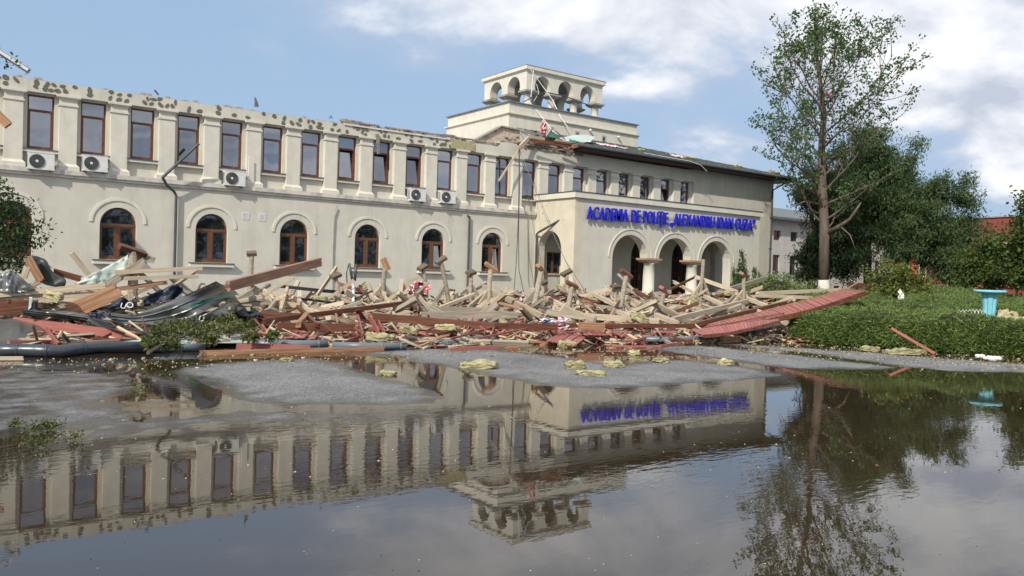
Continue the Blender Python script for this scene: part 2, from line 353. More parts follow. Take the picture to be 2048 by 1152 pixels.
def asphalt_extra(m):
    t = m.node_tree; b = t.nodes['Principled BSDF']; l = t.links.new
    g = N(t, 'ShaderNodeNewGeometry'); s = N(t, 'ShaderNodeSeparateXYZ'); l(g.outputs['Position'], s.inputs[0])
    src = b.inputs['Base Color'].links[0].from_socket
    # pale aggregate grains
    v = N(t, 'ShaderNodeTexVoronoi', i_Scale=42.0); l(g.outputs['Position'], v.inputs['Vector'])
    vr = N(t, 'ShaderNodeMapRange', i_1=0.0, i_2=1.0, i_3=0.55, i_4=1.65); sx = N(t, 'ShaderNodeSeparateColor'); l(v.outputs['Color'], sx.inputs[0]); l(sx.outputs[0], vr.inputs[0])
    mm = N(t, 'ShaderNodeVectorMath', operation='SCALE'); l(src, mm.inputs[0]); l(vr.outputs[0], mm.inputs[3])
    dn = N(t, 'ShaderNodeTexNoise', i_Scale=0.7, i_Detail=7.0, i_Roughness=0.62); l(g.outputs['Position'], dn.inputs['Vector'])
    dr = N(t, 'ShaderNodeMapRange', i_1=0.46, i_2=0.70, i_3=1.06, i_4=0.62); l(dn.outputs['Fac'], dr.inputs[0])
    m2_ = N(t, 'ShaderNodeVectorMath', operation='SCALE'); l(mm.outputs[0], m2_.inputs[0]); l(dr.outputs[0], m2_.inputs[3]); mm = m2_
    # wet rim: darker and glossier just above the water line, ragged
    nn = N(t, 'ShaderNodeTexNoise', i_Scale=2.2, i_Detail=6.0); l(g.outputs['Position'], nn.inputs['Vector'])
    na = N(t, 'ShaderNodeMath', operation='MULTIPLY_ADD', i_1=0.012, i_2=-0.006); l(nn.outputs['Fac'], na.inputs[0])
    za = N(t, 'ShaderNodeMath', operation='ADD'); l(s.outputs['Z'], za.inputs[0]); l(na.outputs[0], za.inputs[1])
    w = N(t, 'ShaderNodeMapRange', i_1=0.0012, i_2=0.0062); l(za.outputs[0], w.inputs[0])
    mx = N(t, 'ShaderNodeMix', data_type='RGBA'); l(w.outputs[0], mx.inputs[0]); mx.inputs[6].default_value = (0.035,0.033,0.032,1); l(mm.outputs[0], mx.inputs[7])
    l(mx.outputs[2], b.inputs['Base Color'])
    rr = N(t, 'ShaderNodeMapRange', i_1=0.0012, i_2=0.0062, i_3=0.16, i_4=0.72); l(za.outputs[0], rr.inputs[0]); l(rr.outputs[0], b.inputs['Roughness'])
    bn = N(t, 'ShaderNodeTexNoise', i_Scale=55.0, i_Detail=3.0); l(g.outputs['Position'], bn.inputs['Vector'])
    bs = N(t, 'ShaderNodeMapRange', i_1=0.0, i_2=0.006, i_3=0.08, i_4=0.55); l(za.outputs[0], bs.inputs[0])
    bp = N(t, 'ShaderNodeBump', i_Distance=0.008); l(bs.outputs[0], bp.inputs['Strength']); l(bn.outputs['Fac'], bp.inputs['Height']); l(bp.outputs[0], b.inputs['Normal'])
    b.inputs['Specular IOR Level'].default_value = 0.5
asphalt_extra(M['asphalt'])
me = npmesh('ground', np.column_stack([PP, HH]), Fg, M['asphalt'], 4)
me.polygons.foreach_set('use_smooth', [True]*len(me.polygons))
tag(link('ground', me, M['asphalt']), 'wet grey asphalt forecourt with dry islands between the puddles', kind='structure')
# still flood water with a brown silty body, faint wind ripples in bands
mw = bpy.data.materials.new('flood_water'); mw.use_nodes = True; t = mw.node_tree; b = t.nodes['Principled BSDF']; l = t.links.new
b.inputs['Base Color'].default_value = (0.032,0.023,0.013,1); b.inputs['Roughness'].default_value = 0.0; b.inputs['IOR'].default_value = 1.70
g = N(t, 'ShaderNodeNewGeometry')
mpw = N(t, 'ShaderNodeMapping'); mpw.inputs['Rotation'].default_value = (0,0,R(-36)); mpw.inputs['Scale'].default_value = (1.0, 2.6, 1); l(g.outputs['Position'], mpw.inputs['Vector'])
w1 = N(t, 'ShaderNodeTexNoise', i_Scale=4.2, i_Detail=2.5, i_Roughness=0.5, i_Distortion=0.3); l(mpw.outputs[0], w1.inputs['Vector'])
mk = N(t, 'ShaderNodeTexNoise', i_Scale=0.33, i_Detail=2.0); l(g.outputs['Position'], mk.inputs['Vector'])
mkr = N(t, 'ShaderNodeMapRange', i_1=0.45, i_2=0.66, i_3=0.014, i_4=0.088); l(mk.outputs['Fac'], mkr.inputs[0])
bp = N(t, 'ShaderNodeBump', i_Distance=0.020); l(mkr.outputs[0], bp.inputs['Strength']); l(w1.outputs['Fac'], bp.inputs['Height']); l(bp.outputs[0], b.inputs['Normal'])
M['flood_water'] = mw
mb = MB(); mb.poly([(-60,-25,0),(60,-25,0),(60,30,0),(-60,30,0)])
tag(mb.build('flood_water', mw), 'brown flood water standing on the forecourt and mirroring the building', kind='structure')

# ------------------------------------------------------------------ the academy
FY = 32.6
PW, PITCH, W0 = 0.56, 1.655, 3.45
BELT0, BELT1 = 4.82, 5.04
OT, WT, WB = 7.66, 7.60, 5.72
TOPZ = 8.22
academy = thing('academy_building', 'long cream two-storey academy with its left roof torn off and an arcaded tower', 'building', (25, 32.6, 0), anchor=True)
B = academy
XL, XR = -4.0, 44.8
# ground-storey wall with arched openings
gx = [2.62 + 3.35*k for k in range(-1, 7)]
def arch(cx, hw, zb, zs, zt, n=14):
    return [(cx-hw, zb), (cx+hw, zb)] + [(cx + hw*math.cos(PI*i/n), zs + (zt-zs)*math.sin(PI*i/n)) for i in range(n+1)]
holes = [arch(c, 0.62, 1.95, 3.22, 3.86) for c in gx]
porch_holes = [[(26.15,1.96),(27.1,1.96),(27.1,3.06),(26.15,3.06)]] + [arch(c, 0.85, 0.82, 3.0, 4.05) for c in (29.7, 33.0, 36.3)]
wb = MB(); wb.panel([(XL,-.1),(XR,-.1),(XR,BELT0),(XL,BELT0)], holes + porch_holes, FY, 0.30)
# upper storey: recessed strip between belt and beam, then the beam flush with the pilasters
wx = [W0 + PITCH*k for k in range(-3, 21)]
RX0, RX1 = XL + .5, W0 + PITCH*20 + 0.62
RY = FY + 0.20
uh = [[(c-.41, WB),(c+.41, WB),(c+.41, WT),(c-.41, WT)] for c in wx]
wb.panel([(RX0,BELT0),(RX1,BELT0),(RX1,OT),(RX0,OT)], uh, RY, 0.14)
wb.box(RX1, XR, FY, FY+.5, BELT0, TOPZ+.28); wb.box(XL, RX0, FY, FY+.5, BELT0, TOPZ)
wb.box(RX0, 22.9, FY-.0, FY+.45, OT, TOPZ-.14)
wb.box(22.9, RX1, FY-.0, FY+.45, OT, TOPZ+.12)
wb.box(XR-.4, XR, FY+.5, 50, -.1, TOPZ+.28); wb.box(XL, XL+.4, FY+.5, 50, -.1, TOPZ); wb.box(XL, XR, 50, 50.4, -.1, TOPZ)
wb.build('wall', M['plaster'], B)
ib = MB(); ib.box(XL+.41, XR-.41, FY+.46, 49.9, 8.0, 8.06)
ib.build('attic_light_block', M['concrete'], B)  # unseen slab added at attic level so no daylight comes in
db = MB(); db.box(XL+.41, XR-.41, FY+.6, FY+.64, 0.0, 7.95); db.build('room_shade_sheet', M['room_shade'], B)  # thin dark sheet standing in for the unlit rooms behind the panes
# belt course
bb = MB(); bb.box(XL-.05, 25.28, FY-.14, FY+.21, BELT0+.06, BELT1); bb.box(XL-.03, 25.28, FY-.09, FY-.001, BELT0-.03, BELT0+.06)
bb.build('belt_course', M['plaster_belt'], B)
# pilasters
pm = MB(); h = PW/2
pm.box(-h, h, 0, .20, BELT1+.20, OT-.36)
pm.box(-h-.0, h+.0, .001, .20, OT-.30, OT-.12)
pil_me = mesh(pm, 'pilaster', M['plaster_trim'])
pb = MB(); pb.box(-h-.09, h+.09, -.09, .20, BELT1, BELT1+.14); pb.frustum(-h-.09, h+.09, -.09, .2, BELT1+.14, -h-.001, h+.001, -.001, .2, BELT1+.24)
pbase_me = mesh(pb, 'pilaster_base', M['plaster_trim'])
pc = MB(); pc.box(-h-.035, h+.035, -.035, .20, OT-.36, OT-.30); pc.frustum(-h-.01, h+.01, -.01, .2, OT-.12, -h-.07, h+.07, -.07, .2, OT-.06); pc.box(-h-.10, h+.10, -.10, .2, OT-.06, OT+.02)
pcap_me = mesh(pc, 'capital', M['plaster_trim'])
for k in range(-2, 21):
    x = 2.62 + PITCH*k
    o = inst('pilaster', pil_me, B, (x, FY, 0))
    inst('pilaster_base', pbase_me, o, (0,0,0)); inst('capital', pcap_me, o, (0,0,0))
# upper windows
fw = 0.055
def frame_mesh(W, H, tz, name, m):
    f = MB(); w = W/2
    f.box(-w, -w+fw, 0, .07, 0, H); f.box(w-fw, w, 0, .07, 0, H)
    f.box(-w+fw, w-fw, 0, .07, 0, .10); f.box(-w+fw, w-fw, 0, .07, H-fw, H)
    f.box(-w+fw, w-fw, -.01, .07, tz-.035, tz+.045)
    f.box(-w+fw, -w+fw+.045, .012, .06, .10, tz-.035); f.box(w-fw-.045, w-fw, .012, .06, .10, tz-.035)
    return mesh(f, name, m)
UH = WT - WB; tz = 1.34
uw_me = frame_mesh(0.82, UH, tz, 'window', M['window_wood'])
q = MB(); q.box(-.36, .36, .03, .04, tz+.045, UH-fw); top_pane = mesh(q, 'pane', M['glass_upper'])
q = MB(); q.box(-.315, .315, .03, .04, .10, tz-.035); low_pane = mesh(q, 'pane', M['glass_upper'])
q = MB(); q.box(-.315, .315, -.005, .005, 0, tz-.135); tilt_pane = mesh(q, 'pane', M['glass_upper'])
q = MB(); q.box(-.315, -.30, .05, .06, .10, tz-.035)
tf = MB(); tf.box(-.355, -.31, -.02, .02, -.04, tz-.10); tf.box(.31, .355, -.02, .02, -.04, tz-.10); tf.box(-.31, .31, -.02, .02, -.04, .005); tf.box(-.31, .31, -.02, .02, tz-.14, tz-.10)
tilt_frame = mesh(tf, 'sash', M['window_wood'])
sl = MB(); sl.box(-.545, .545, -.245, 0.0, -.13, -.035); sill_me = mesh(sl, 'sill', M['plaster_trim'])
sl = MB(); sl.box(-.545, .545, -.275, .02, -.035, -.008); sill_cap_me = mesh(sl, 'sill_flashing', M['dark_metal'])
for k in range(-3, 21):
    o = inst('window', uw_me, B, (W0+PITCH*k, RY+.10, WB))
    inst('pane', top_pane, o, (0,0,0))
    if k in (7, 8, 9, 19):
        s = inst('sash', tilt_frame, o, (0,.055,.13), (R(-7),0,0)); inst('pane', tilt_pane, o, (0,.057,.13), (R(-7),0,0))
    else: inst('pane', low_pane, o, (0,0,0))
    inst('sill', sill_me, o, (0,0,0)); inst('sill_flashing', sill_cap_me, o, (0,0,0))
# arched ground windows
def arch_ring(mb_, hw, zs, zt, t_, y0, y1, n=16, full=True):
    pts_o = [(hw*math.cos(PI*i/n), zs+(zt-zs)*math.sin(PI*i/n)) for i in range(n+1)]
    pts_i = [((hw-t_)*math.cos(PI*i/n), zs+(zt-zs-t_)*math.sin(PI*i/n)) for i in range(n+1)]
    for i in range(n):
        a,b_,c,d = pts_o[i], pts_o[i+1], pts_i[i+1], pts_i[i]
        for yy in (y0,): mb_.poly([(a[0],yy,a[1]),(d[0],yy,d[1]),(c[0],yy,c[1]),(b_[0],yy,b_[1])])
        mb_.poly([(c[0],y0,c[1]),(d[0],y0,d[1]),(d[0],y1,d[1]),(c[0],y1,c[1])])
        mb_.poly([(a[0],y0,a[1]),(b_[0],y0,b_[1]),(b_[0],y1,b_[1]),(a[0],y1,a[1])])
f = MB(); hw = .62; zs = 1.27; zt = 1.91; ft = .065
f.box(-hw, -hw+ft, 0, .07, 0, zs); f.box(hw-ft, hw, 0, .07, 0, zs); f.box(-hw+ft, hw-ft, 0, .07, 0, .10)
f.box(-hw+ft, hw-ft, -.008, .07, zs-.06, zs+.05); f.box(-.07, .07, -.012, .07, .10, zs-.06)
for a in (-hw+ft, .07):
    b_ = a + hw - ft - .07
    f.box(a, a+.045, .015, .06, .10, zs-.06); f.box(b_-.045, b_, .015, .06, .10, zs-.06); f.box(a+.045, b_-.045, .015, .06, .10, .145); f.box(a+.045, b_-.045, .015, .06, zs-.105, zs-.06)
arch_ring(f, hw, zs, zt, ft, 0, .07)
gw_me = mesh(f, 'arched_window', M['window_oak'])
q = MB(); pts = [((hw-ft+.005)*math.cos(PI*i/16), zs+(zt-zs-ft+.005)*math.sin(PI*i/16)) for i in range(17)]
q.poly([(x, .03, z) for x, z in pts][::-1]); lun = mesh(q, 'pane', M['glass_lower'])
q = MB(); q.box(.11, hw-ft-.04, .03, .04, .14, zs-.10); rp = mesh(q, 'pane', M['glass_lower'])
q = MB(); q.box(-(hw-ft-.04), -.11, .03, .04, .14, zs-.10); lp = mesh(q, 'pane', M['glass_lower'])
q = MB(); q.box(.11, hw-ft-.04, -.005, .005, 0, zs-.26); op_ = mesh(q, 'pane', M['glass_upper'])
sl = MB(); sl.box(-.84, .84, -.18, .0, -.17, -.045); gs_me = mesh(sl, 'sill', M['plaster_trim'])
sl = MB(); sl.box(-.86, .86, -.21, .16, -.045, -.012); gsc_me = mesh(sl, 'sill_flashing', M['dark_metal'])
md = MB(); n = 18
for (r0, r1, y0) in ((.86, .95, -.035), (.95, .985, -.015)):
    po = [(r1*math.cos(PI*i/n), 3.30 + r1*0.93*math.sin(PI*i/n)) for i in range(n+1)]; pi_ = [(r0*math.cos(PI*i/n), 3.30 + r0*0.93*math.sin(PI*i/n)) for i in range(n+1)]
    for i in range(n):
        a,b_,c,d = po[i],po[i+1],pi_[i+1],pi_[i]
        md.poly([(a[0],y0,a[1]),(d[0],y0,d[1]),(c[0],y0,c[1]),(b_[0],y0,b_[1])][::-1])
        md.poly([(c[0],y0,c[1]),(d[0],y0,d[1]),(d[0],0.0,d[1]),(c[0],0.0,c[1])]); md.poly([(a[0],y0,a[1]),(b_[0],y0,b_[1]),(b_[0],0,b_[1]),(a[0],0,a[1])])
hood_me = mesh(md, 'hood_mould', M['plaster_trim'])
for i, c in enumerate(gx):
    o = inst('arched_window', gw_me, B, (c, FY+.16, 1.95))
    inst('pane', lun, o, (0,0,0)); inst('pane', lp, o, (0,0,0))
    if i in (6, 7): inst('pane', op_, o, (0,.06,.16), (R(-6),0,0))
    else: inst('pane', rp, o, (0,0,0))
    inst('sill', gs_me, o, (0,-.16,0)); inst('sill_flashing', gsc_me, o, (0,-.16,0))
    inst('hood_mould', hood_me, B, (c, FY, 0))
# adhesive dabs on the stripped attic band
dabs = []
for v in range(7):
    q = MB(); n = 9; rr = [rnd.uniform(.75, 1.2) for _ in range(n)]
    top = [(math.cos(2*PI*i/n)*rr[i]*.12, -.018, math.sin(2*PI*i/n)*rr[i]*.09) for i in range(n)]
    bot = [(x*1.15, 0.002, z*1.15) for x, _, z in top]
    q.poly(top[::-1])
    for i in range(n): q.poly([top[i], top[(i+1)%n], bot[(i+1)%n], bot[i]])
    dabs.append(mesh(q, 'adhesive_dab', M['adhesive']))
x = 1.6
while x < 20.6:
    den = 1.0 if x < 14.5 else 0.8
    for row in (0, 1):
        if rnd.random() < 0.86*den:
            z = OT + (.14 if row == 0 else .34) + rnd.uniform(-.035, .04)
            xx = x + rnd.uniform(-.07, .07) + (0.06 if row else 0)
            inst('adhesive_dab', rnd.choice(dabs), B, (xx, FY-.001, z), (0, rnd.uniform(0, 6.28), 0), (rnd.uniform(.6, 1.0),1,rnd.uniform(.6, .95)))
    x += rnd.choice((.22, .24, .30, .42, .62))
# ragged top of the wall: broken bricks and mortar
rb = MB(); x = XL
while x < 24.9:
    w = rnd.uniform(.10, .28); z0 = TOPZ-.16 if x < 22.9 else TOPZ+.10
    hgt = rnd.choice((.03, .05, .08, .05, .04, .12)) + (.06 if x > 14.7 else 0)
    y0 = FY + rnd.uniform(.0, .05)
    rb.frustum(x, x+w*.98, y0, FY+.42, z0, x+.01, x+w*.93, y0+.02, FY+.40, z0+hgt); x += w
rb.build('broken_wall_top', M['concrete'], B)['kind'] = 'stuff'
br = MB(); br.box(-.12,.12,-.06,.06,0,.065); brick_me = mesh(br, 'brick', M['brick'])
for x in np.arange(14.75, 24.6, 0.262):
    if rnd.random() < .9: inst('brick', brick_me, B, (x, FY+.06+rnd.uniform(-.03,.03), TOPZ-.03+rnd.uniform(0,.02)+(0.16 if x > 22.9 else 0)), (0,rnd.uniform(-.08,.08),rnd.uniform(-.15,.15)))
for x in (14.7, 14.9, 15.2, 15.5, 19.9, 20.1, 20.35):
    inst('brick', brick_me, B, (x, FY+.1, TOPZ+.035), (0,rnd.uniform(-.1,.1),rnd.uniform(-.3,.3)))
# thin cornice lip that survives right of the break, and the insulation board still glued on
q = MB(); q.box(14.75, 20.1, FY-.05, FY-.002, TOPZ-.17, TOPZ-.10); q.build('cornice_lip', M['plaster_trim'], B)
q = MB(); q.box(20.15, 21.45, FY-.07, FY-.003, OT+.03, OT+.42)
mat('mineral_wool', (0.54,0.50,0.29), 0.98, (0.30,0.27,0.155), scale=8, bump=0.9, bscale=35, stretch=(1,1,3), perobj=0.18, spec=0.1)
q.build('insulation_board', M['mineral_wool'], B)
# hanging strip of torn render at the break
q = MB(); pts = [atx(755,270,14.7)]
a = at(754,268,FY-.06); b_ = at(757,308,FY-.08)
q.bar(a, a.lerp(b_,.5)+Vector((.02,0,0)), .14, .10, (0,1,0)); q.bar(a.lerp(b_,.5)+Vector((.02,0,0)), b_, .11, .08, (0,1,0))
q.build('torn_render_strip', M['rubble'], B)

# ------------------------------------------------------------------ portico
PX0, PX1, PY = 25.33, 39.45, 29.55
pc_ = [29.1, 32.4, 35.7]; pr = 1.24; psz = 2.86; pt = 4.04
pw = MB()
hol = []
x0, x1 = pc_[0]-pr, pc_[2]+pr
# one connected opening: three arches over two free columns
o_ = [(x0, .62), (x1, .62)]
for c in pc_[::-1]:
    o_ += [(c + pr*math.cos(PI*i/14), psz + (pt-psz)*math.sin(PI*i/14)) for i in range(15)]
pw.panel([(PX0,-.1),(PX1,-.1),(PX1,5.62),(PX0,5.62)], [o_], PY, .55, back=True)
pw.build('portico_front', M['plaster'], B)
ps = MB()
sh = [(31.42-.93,.62),(31.42+.93,.62)] + [(31.42+.93*math.cos(PI*i/14), 3.12+.95*math.sin(PI*i/14)) for i in range(15)]
ps.panel([(PY-.003,-.1),(FY,-.1),(FY,5.617),(PY-.003,5.617)], [sh], PX0-.003, .45, axis='X', back=True)
ps.build('portico_side', M['plaster_pocked'], B)
ps = MB(); ps.panel([(PY+.56,-.1),(FY,-.1),(FY,5.62),(PY+.56,5.62)], [sh], PX1-.45, .45, axis='X', back=True); ps.build('portico_side', M['plaster'], B)
q = MB(); q.box(PX0-.12, PX1+.12, PY-.13, FY-.002, 5.62, 5.89)
q.build('portico_cornice', M['plaster_trim'], B)
q = MB(); q.box(PX0-.15, PX1+.15, PY-.16, FY-.003, 5.89, 5.925); q.build('portico_flashing', M['dark_metal'], B)
q = MB(); q.box(PX0+.46, PX1-.46, PY+.56, FY-.002, 5.3, 5.45); q.build('portico_ceiling', M['plaster'], B)
q = MB(); q.box(PX0+.02, PX1-.02, PY+.03, FY-.002, -.1, .80)
q.box(pc_[0]-pr+.01, pc_[2]+pr-.01, PY-.35, PY+.03, -.1, .66); q.box(pc_[0]-pr+.01, pc_[2]+pr-.01, PY-.7, PY-.35, -.1, .50)
q.build('portico_steps', M['concrete'], B)
# columns with stone caps
cm_ = MB(); cm_.lathe([(.36,.80),(.36,.95),(.31,1.0),(.30,2.0),(.275,2.58),(.30,2.60),(.30,2.63),(.275,2.64),(.275,2.69)], 0, 0, 20)
colm = mesh(cm_, 'column', M['plaster_trim'], True)
mat('weathered_stone', (0.42,0.30,0.20), 0.9, (0.30,0.17,0.10), scale=7, bump=0.5, bscale=25)
cc = MB()
cc.frustum(-.40,.40,-.30,.30,2.68,-.56,.56,-.34,.34,2.80); cc.box(-.60,.60,-.36,.36,2.80,2.90)
ccm = mesh(cc, 'column_capital', M['weathered_stone'])
for x in (30.75, 34.05):
    o = inst('column', colm, B, (x, PY+.29, 0)); inst('column_capital', ccm, o, (0,0,0))
# raised arch mouldings on the front
for c in pc_:
    md = MB(); n = 20
    po = [((pr+.30)*math.cos(PI*i/n), psz+.0+(pt-psz+.30)*math.sin(PI*i/n)) for i in range(n+1)]; pi_ = [((pr+.24)*math.cos(PI*i/n), psz+(pt-psz+.24)*math.sin(PI*i/n)) for i in range(n+1)]
    for i in range(n):
        a,b_,c2,d = po[i],po[i+1],pi_[i+1],pi_[i]; y0 = -.035
        md.poly([(a[0],y0,a[1]),(d[0],y0,d[1]),(c2[0],y0,c2[1]),(b_[0],y0,b_[1])][::-1])
        md.poly([(c2[0],y0,c2[1]),(d[0],y0,d[1]),(d[0],0,d[1]),(c2[0],0,c2[1])]); md.poly([(a[0],y0,a[1]),(b_[0],y0,b_[1]),(b_[0],0,b_[1]),(a[0],0,a[1])])
    inst('arch_moulding', mesh(md, 'arch_moulding', M['plaster_trim']), B, (c, PY, 0))
# doors of the porch
dm = MB()
dm.box(-.85,-.77,0,.08,0,2.2); dm.box(.77,.85,0,.08,0,2.2); dm.box(-.77,.77,-.01,.08,2.12,2.24); dm.box(-.05,.05,-.01,.08,0,2.12)
arch_ring(dm, .85, 2.18, 3.23, .08, 0, .08)
for a in (-.77,.05):
    dm.box(a, a+.10, .01,.07,0,2.12); dm.box(a+.62,a+.72,.01,.07,0,2.12); dm.box(a+.10,a+.62,.01,.07,0,.5)
    for z in (.95,1.4,1.8): dm.box(a+.10,a+.62,.015,.05,z,z+.045)
    dm.box(a+.34,a+.38,.015,.05,.5,2.12)
for xx in (-.35,.35): dm.box(xx-.02,xx+.02,.01,.05,2.24,3.05)
doorm = mesh(dm, 'entrance_door', M['door_wood'])
q = MB(); pts = [(.84*math.cos(PI*i/16), 2.18+1.04*math.sin(PI*i/16)) for i in range(17)]
q.poly([(x_, .06, z) for x_, z in [(-.84,0.0)] + [] ] + []) if False else None
q.v = []; q.f = []
q.poly([(.84,.06,0.02)] + [(x_,.06,z) for x_,z in pts] + [(-.84,.06,.02)])
dgl = mesh(q, 'pane', M['glass_lower'])
hd = MB(); hd.tube([(-.10,-.03,.95),(-.10,-.05,.98),(-.10,-.05,1.2),(-.10,-.03,1.23)], .012, 6); hdm = mesh(hd, 'handle', M['galvanised'])
for c in (29.7, 33.0, 36.3):
    o = inst('entrance_door', doorm, B, (c, FY+.12, .82)); inst('pane', dgl, o, (0,0,0)); inst('handle', hdm, o, (0,0,0))
f = MB(); f.box(-.475,-.41,0,.07,0,1.1); f.box(.41,.475,0,.07,0,1.1); f.box(-.41,.41,0,.07,0,.07); f.box(-.41,.41,0,.07,1.03,1.1); f.box(-.06,.06,-.01,.07,.07,1.03)
o = inst('porch_window', mesh(f, 'porch_window', M['window_oak']), B, (26.625, FY+.12, 1.96))
q = MB(); q.box(-.41,-.06,.03,.04,.07,1.03); inst('pane', mesh(q,'pane',M['glass_lower']), o, (0,0,0)); q = MB(); q.box(.06,.41,.03,.04,.07,1.03); inst('pane', mesh(q,'pane',M['glass_lower']), o, (0,0,0))
q = MB(); q.box(-.55,.55,-.2,.0,-.06,0); inst('sill', mesh(q,'sill',M['plaster_trim']), o, (0,0,0))

# ------------------------------------------------------------------ tower
TX0, TX1, TY0, TY1 = 27.35, 37.75, 38.0, 44.8
q = MB(); q.box(TX0, TX1, TY0, TY1, 8.0, 11.05)
q.box(TX0+.06, TX1-.06, TY0+.06, TY1-.06, 11.05, 11.78)
q.build('tower_base', M['plaster_trim'], B)
q = MB(); q.frustum(TX0-.002,TX1+.002,TY0-.002,TY1+.002,11.02, TX0-.11,TX1+.11,TY0-.11,TY1+.11,11.10); q.box(TX0-.12,TX1+.12,TY0-.12,TY1+.12,11.10,11.16)
q.build('tower_string_course', M['plaster_trim'], B)
q = MB(); q.box(TX0-.05,TX1+.05,TY0-.05,TY1+.05,11.78,11.84); q.build('tower_coping', M['grey_metal'], B)
for x in (30.55, 32.57, 34.77):
    f = MB(); f.box(-.20,.20,-.012,0,0,.06); f.box(-.20,.20,-.012,0,.70,.76); f.box(-.20,-.14,-.012,0,.06,.70); f.box(.14,.20,-.012,0,.06,.70)
    o = inst('slit_window', mesh(f,'slit_window',M['plaster_grey']), B, (x, TY0-.002, 10.0))
    q = MB(); q.box(-.10,.10,-.003,.0,.10,.66); inst('pane', mesh(q,'pane',M['glass_open']), o, (0,-.004,0))
for x in (33.5, 35.9):
    q = MB(); q.lathe([(.04,0),(.09,.03),(.10,.08),(.06,.14)],0,0,10); q.box(-.02,.02,-.02,.12,.05,.09)
    inst('spotlight', mesh(q,'spotlight',M['white_plastic']), B, (x, TY0-.14, 10.84 if x < 35 else 10.72))
# arcade
AX0, AX1, AY0, AY1 = 29.45, 35.60, 39.2, 43.7
zc0, zsp, zat, ztop = 13.0, 13.28, 13.98, 14.12
ab = MB()
def arcade_side(n, L0, L1, y, dep, axis):
    pitch = (L1-L0-.7)/n; r = pitch/2 - .30
    cs = [L0 + .35 + pitch*(k+.5) for k in range(n)]
    out = [(L0, zc0)]
    for k, c in enumerate(cs):
        out += [(c-pitch/2+.36, zc0), (c-r*1.0, zc0+.02), (c-r*.93, zc0+.16), (c-r, zc0+.17)]
        out += [(c - r*1.0*math.cos(PI*i/14), zc0+.30 + (zat-zc0-.30)*math.sin(PI*i/14)) for i in range(15)]
        out += [(c+r, zc0+.17), (c+r*.93, zc0+.16), (c+r, zc0+.02), (c+pitch/2-.36, zc0)]
    out += [(L1, zc0), (L1, ztop), (L0, ztop)]
    # drop duplicates / ordering is counter-clockwise from lower left along the bottom
    cl = []
    for p_ in out:
        if not cl or (abs(p_[0]-cl[-1][0]) + abs(p_[1]-cl[-1][1])) > 1e-4: cl.append(p_)
    ab.panel(cl, [], y, dep, axis=axis, back=True)
    return [L0+.35] + [L0+.35+pitch*k for k in range(1,n)] + [L1-.35]
fx = arcade_side(3, AX0, AX1, AY0, .55, 'Y'); arcade_side(3, AX0, AX1, AY1-.55, .55, 'Y')
fy = arcade_side(2, AY0+.003, AY1-.003, AX0-.002, .55, 'X'); arcade_side(2, AY0+.003, AY1-.003, AX1-.553, .55, 'X')
ab.build('tower_arcade', M['plaster_trim'], B)
q = MB(); q.frustum(AX0-.01,AX1+.01,AY0-.01,AY1+.01,14.12, AX0-.12,AX1+.12,AY0-.12,AY1+.12,14.22); q.box(AX0-.15,AX1+.15,AY0-.15,AY1+.15,14.22,14.44)
q.build('tower_cornice', M['plaster_trim'], B)
q = MB(); q.box(AX0-.17,AX1+.17,AY0-.17,AY1+.17,14.44,14.47); q.box(AX0+.4,AX1-.4,AY0+.4,AY1-.4,14.10,14.118); q.build('tower_roof_slab', M['concrete'], B)
cm_ = MB(); cm_.lathe([(.27,11.84),(.27,11.95),(.235,12.0),(.225,12.70),(.25,12.72),(.25,12.76),(.23,12.78),(.23,12.80)],0,0,14); tcm = mesh(cm_, 'tower_column', M['plaster_trim'], True)
cc = MB(); cc.frustum(-.28,.28,-.28,.28,12.78,-.44,.44,-.40,.40,12.90); cc.box(-.46,.46,-.42,.42,12.90,13.01); tcc = mesh(cc, 'column_capital', M['concrete'])
spots = [(x, y) for x in fx for y in (AY0+.28, AY1-.28)] + [(x, fy[1]) for x in (AX0+.28, AX1-.28)]
for x, y in spots:
    x = min(max(x, AX0+.28), AX1-.28)
    o = inst('tower_column', tcm, B, (x, y, 0)); inst('column_capital', tcc, o, (0,0,0))

# ------------------------------------------------------------------ surviving roof
EZ, EY0, EX1 = 8.55, 31.78, 46.0
sl_ = (10.28-8.62)/(38-EY0); RIDY = 41.3; RZ = EZ + .07 + sl_*(RIDY-EY0); HX = EX1-(RIDY-EY0)
EX0 = 27.6
def rz(y): return EZ + .07 + sl_*(y-EY0)
q = MB()
def roofslab(pts):
    q.poly([(x,y,z+.06) for x,y,z in pts]); q.poly([(x,y,z-.02) for x,y,z in pts][::-1])
    for i in range(len(pts)):
        a, b_ = pts[i], pts[(i+1)%len(pts)]; q.poly([(a[0],a[1],a[2]-.02),(b_[0],b_[1],b_[2]-.02),(b_[0],b_[1],b_[2]+.06),(a[0],a[1],a[2]+.06)])
roofslab([(EX0,EY0,rz(EY0)),(EX1,EY0,rz(EY0)),(HX,RIDY,RZ),(EX0+2.2,RIDY,RZ),(EX0+1.2,37.5,rz(37.5))])
roofslab([(EX1,EY0,rz(EY0)),(EX1,50.8,rz(EY0)),(HX,RIDY,RZ)])
roofslab([(EX1,50.8,rz(EY0)),(EX0,50.8,rz(EY0)),(EX0+2.2,RIDY,RZ),(HX,RIDY,RZ)])
q.build('roof', M['roof_metal'], B)
q = MB()
for x in np.arange(EX0+.3, EX1, .52):
    y1 = RIDY if x < HX else RIDY-(x-HX)
    if 27.2 < x < 38.0: y1 = min(y1, 37.9)
    if y1 > EY0+.3: q = MB(); q.bar((x,EY0,rz(EY0)+.075),(x,y1,rz(y1)+.075),.03,.045); q.build('roof_seam', M['roof_metal'], B)

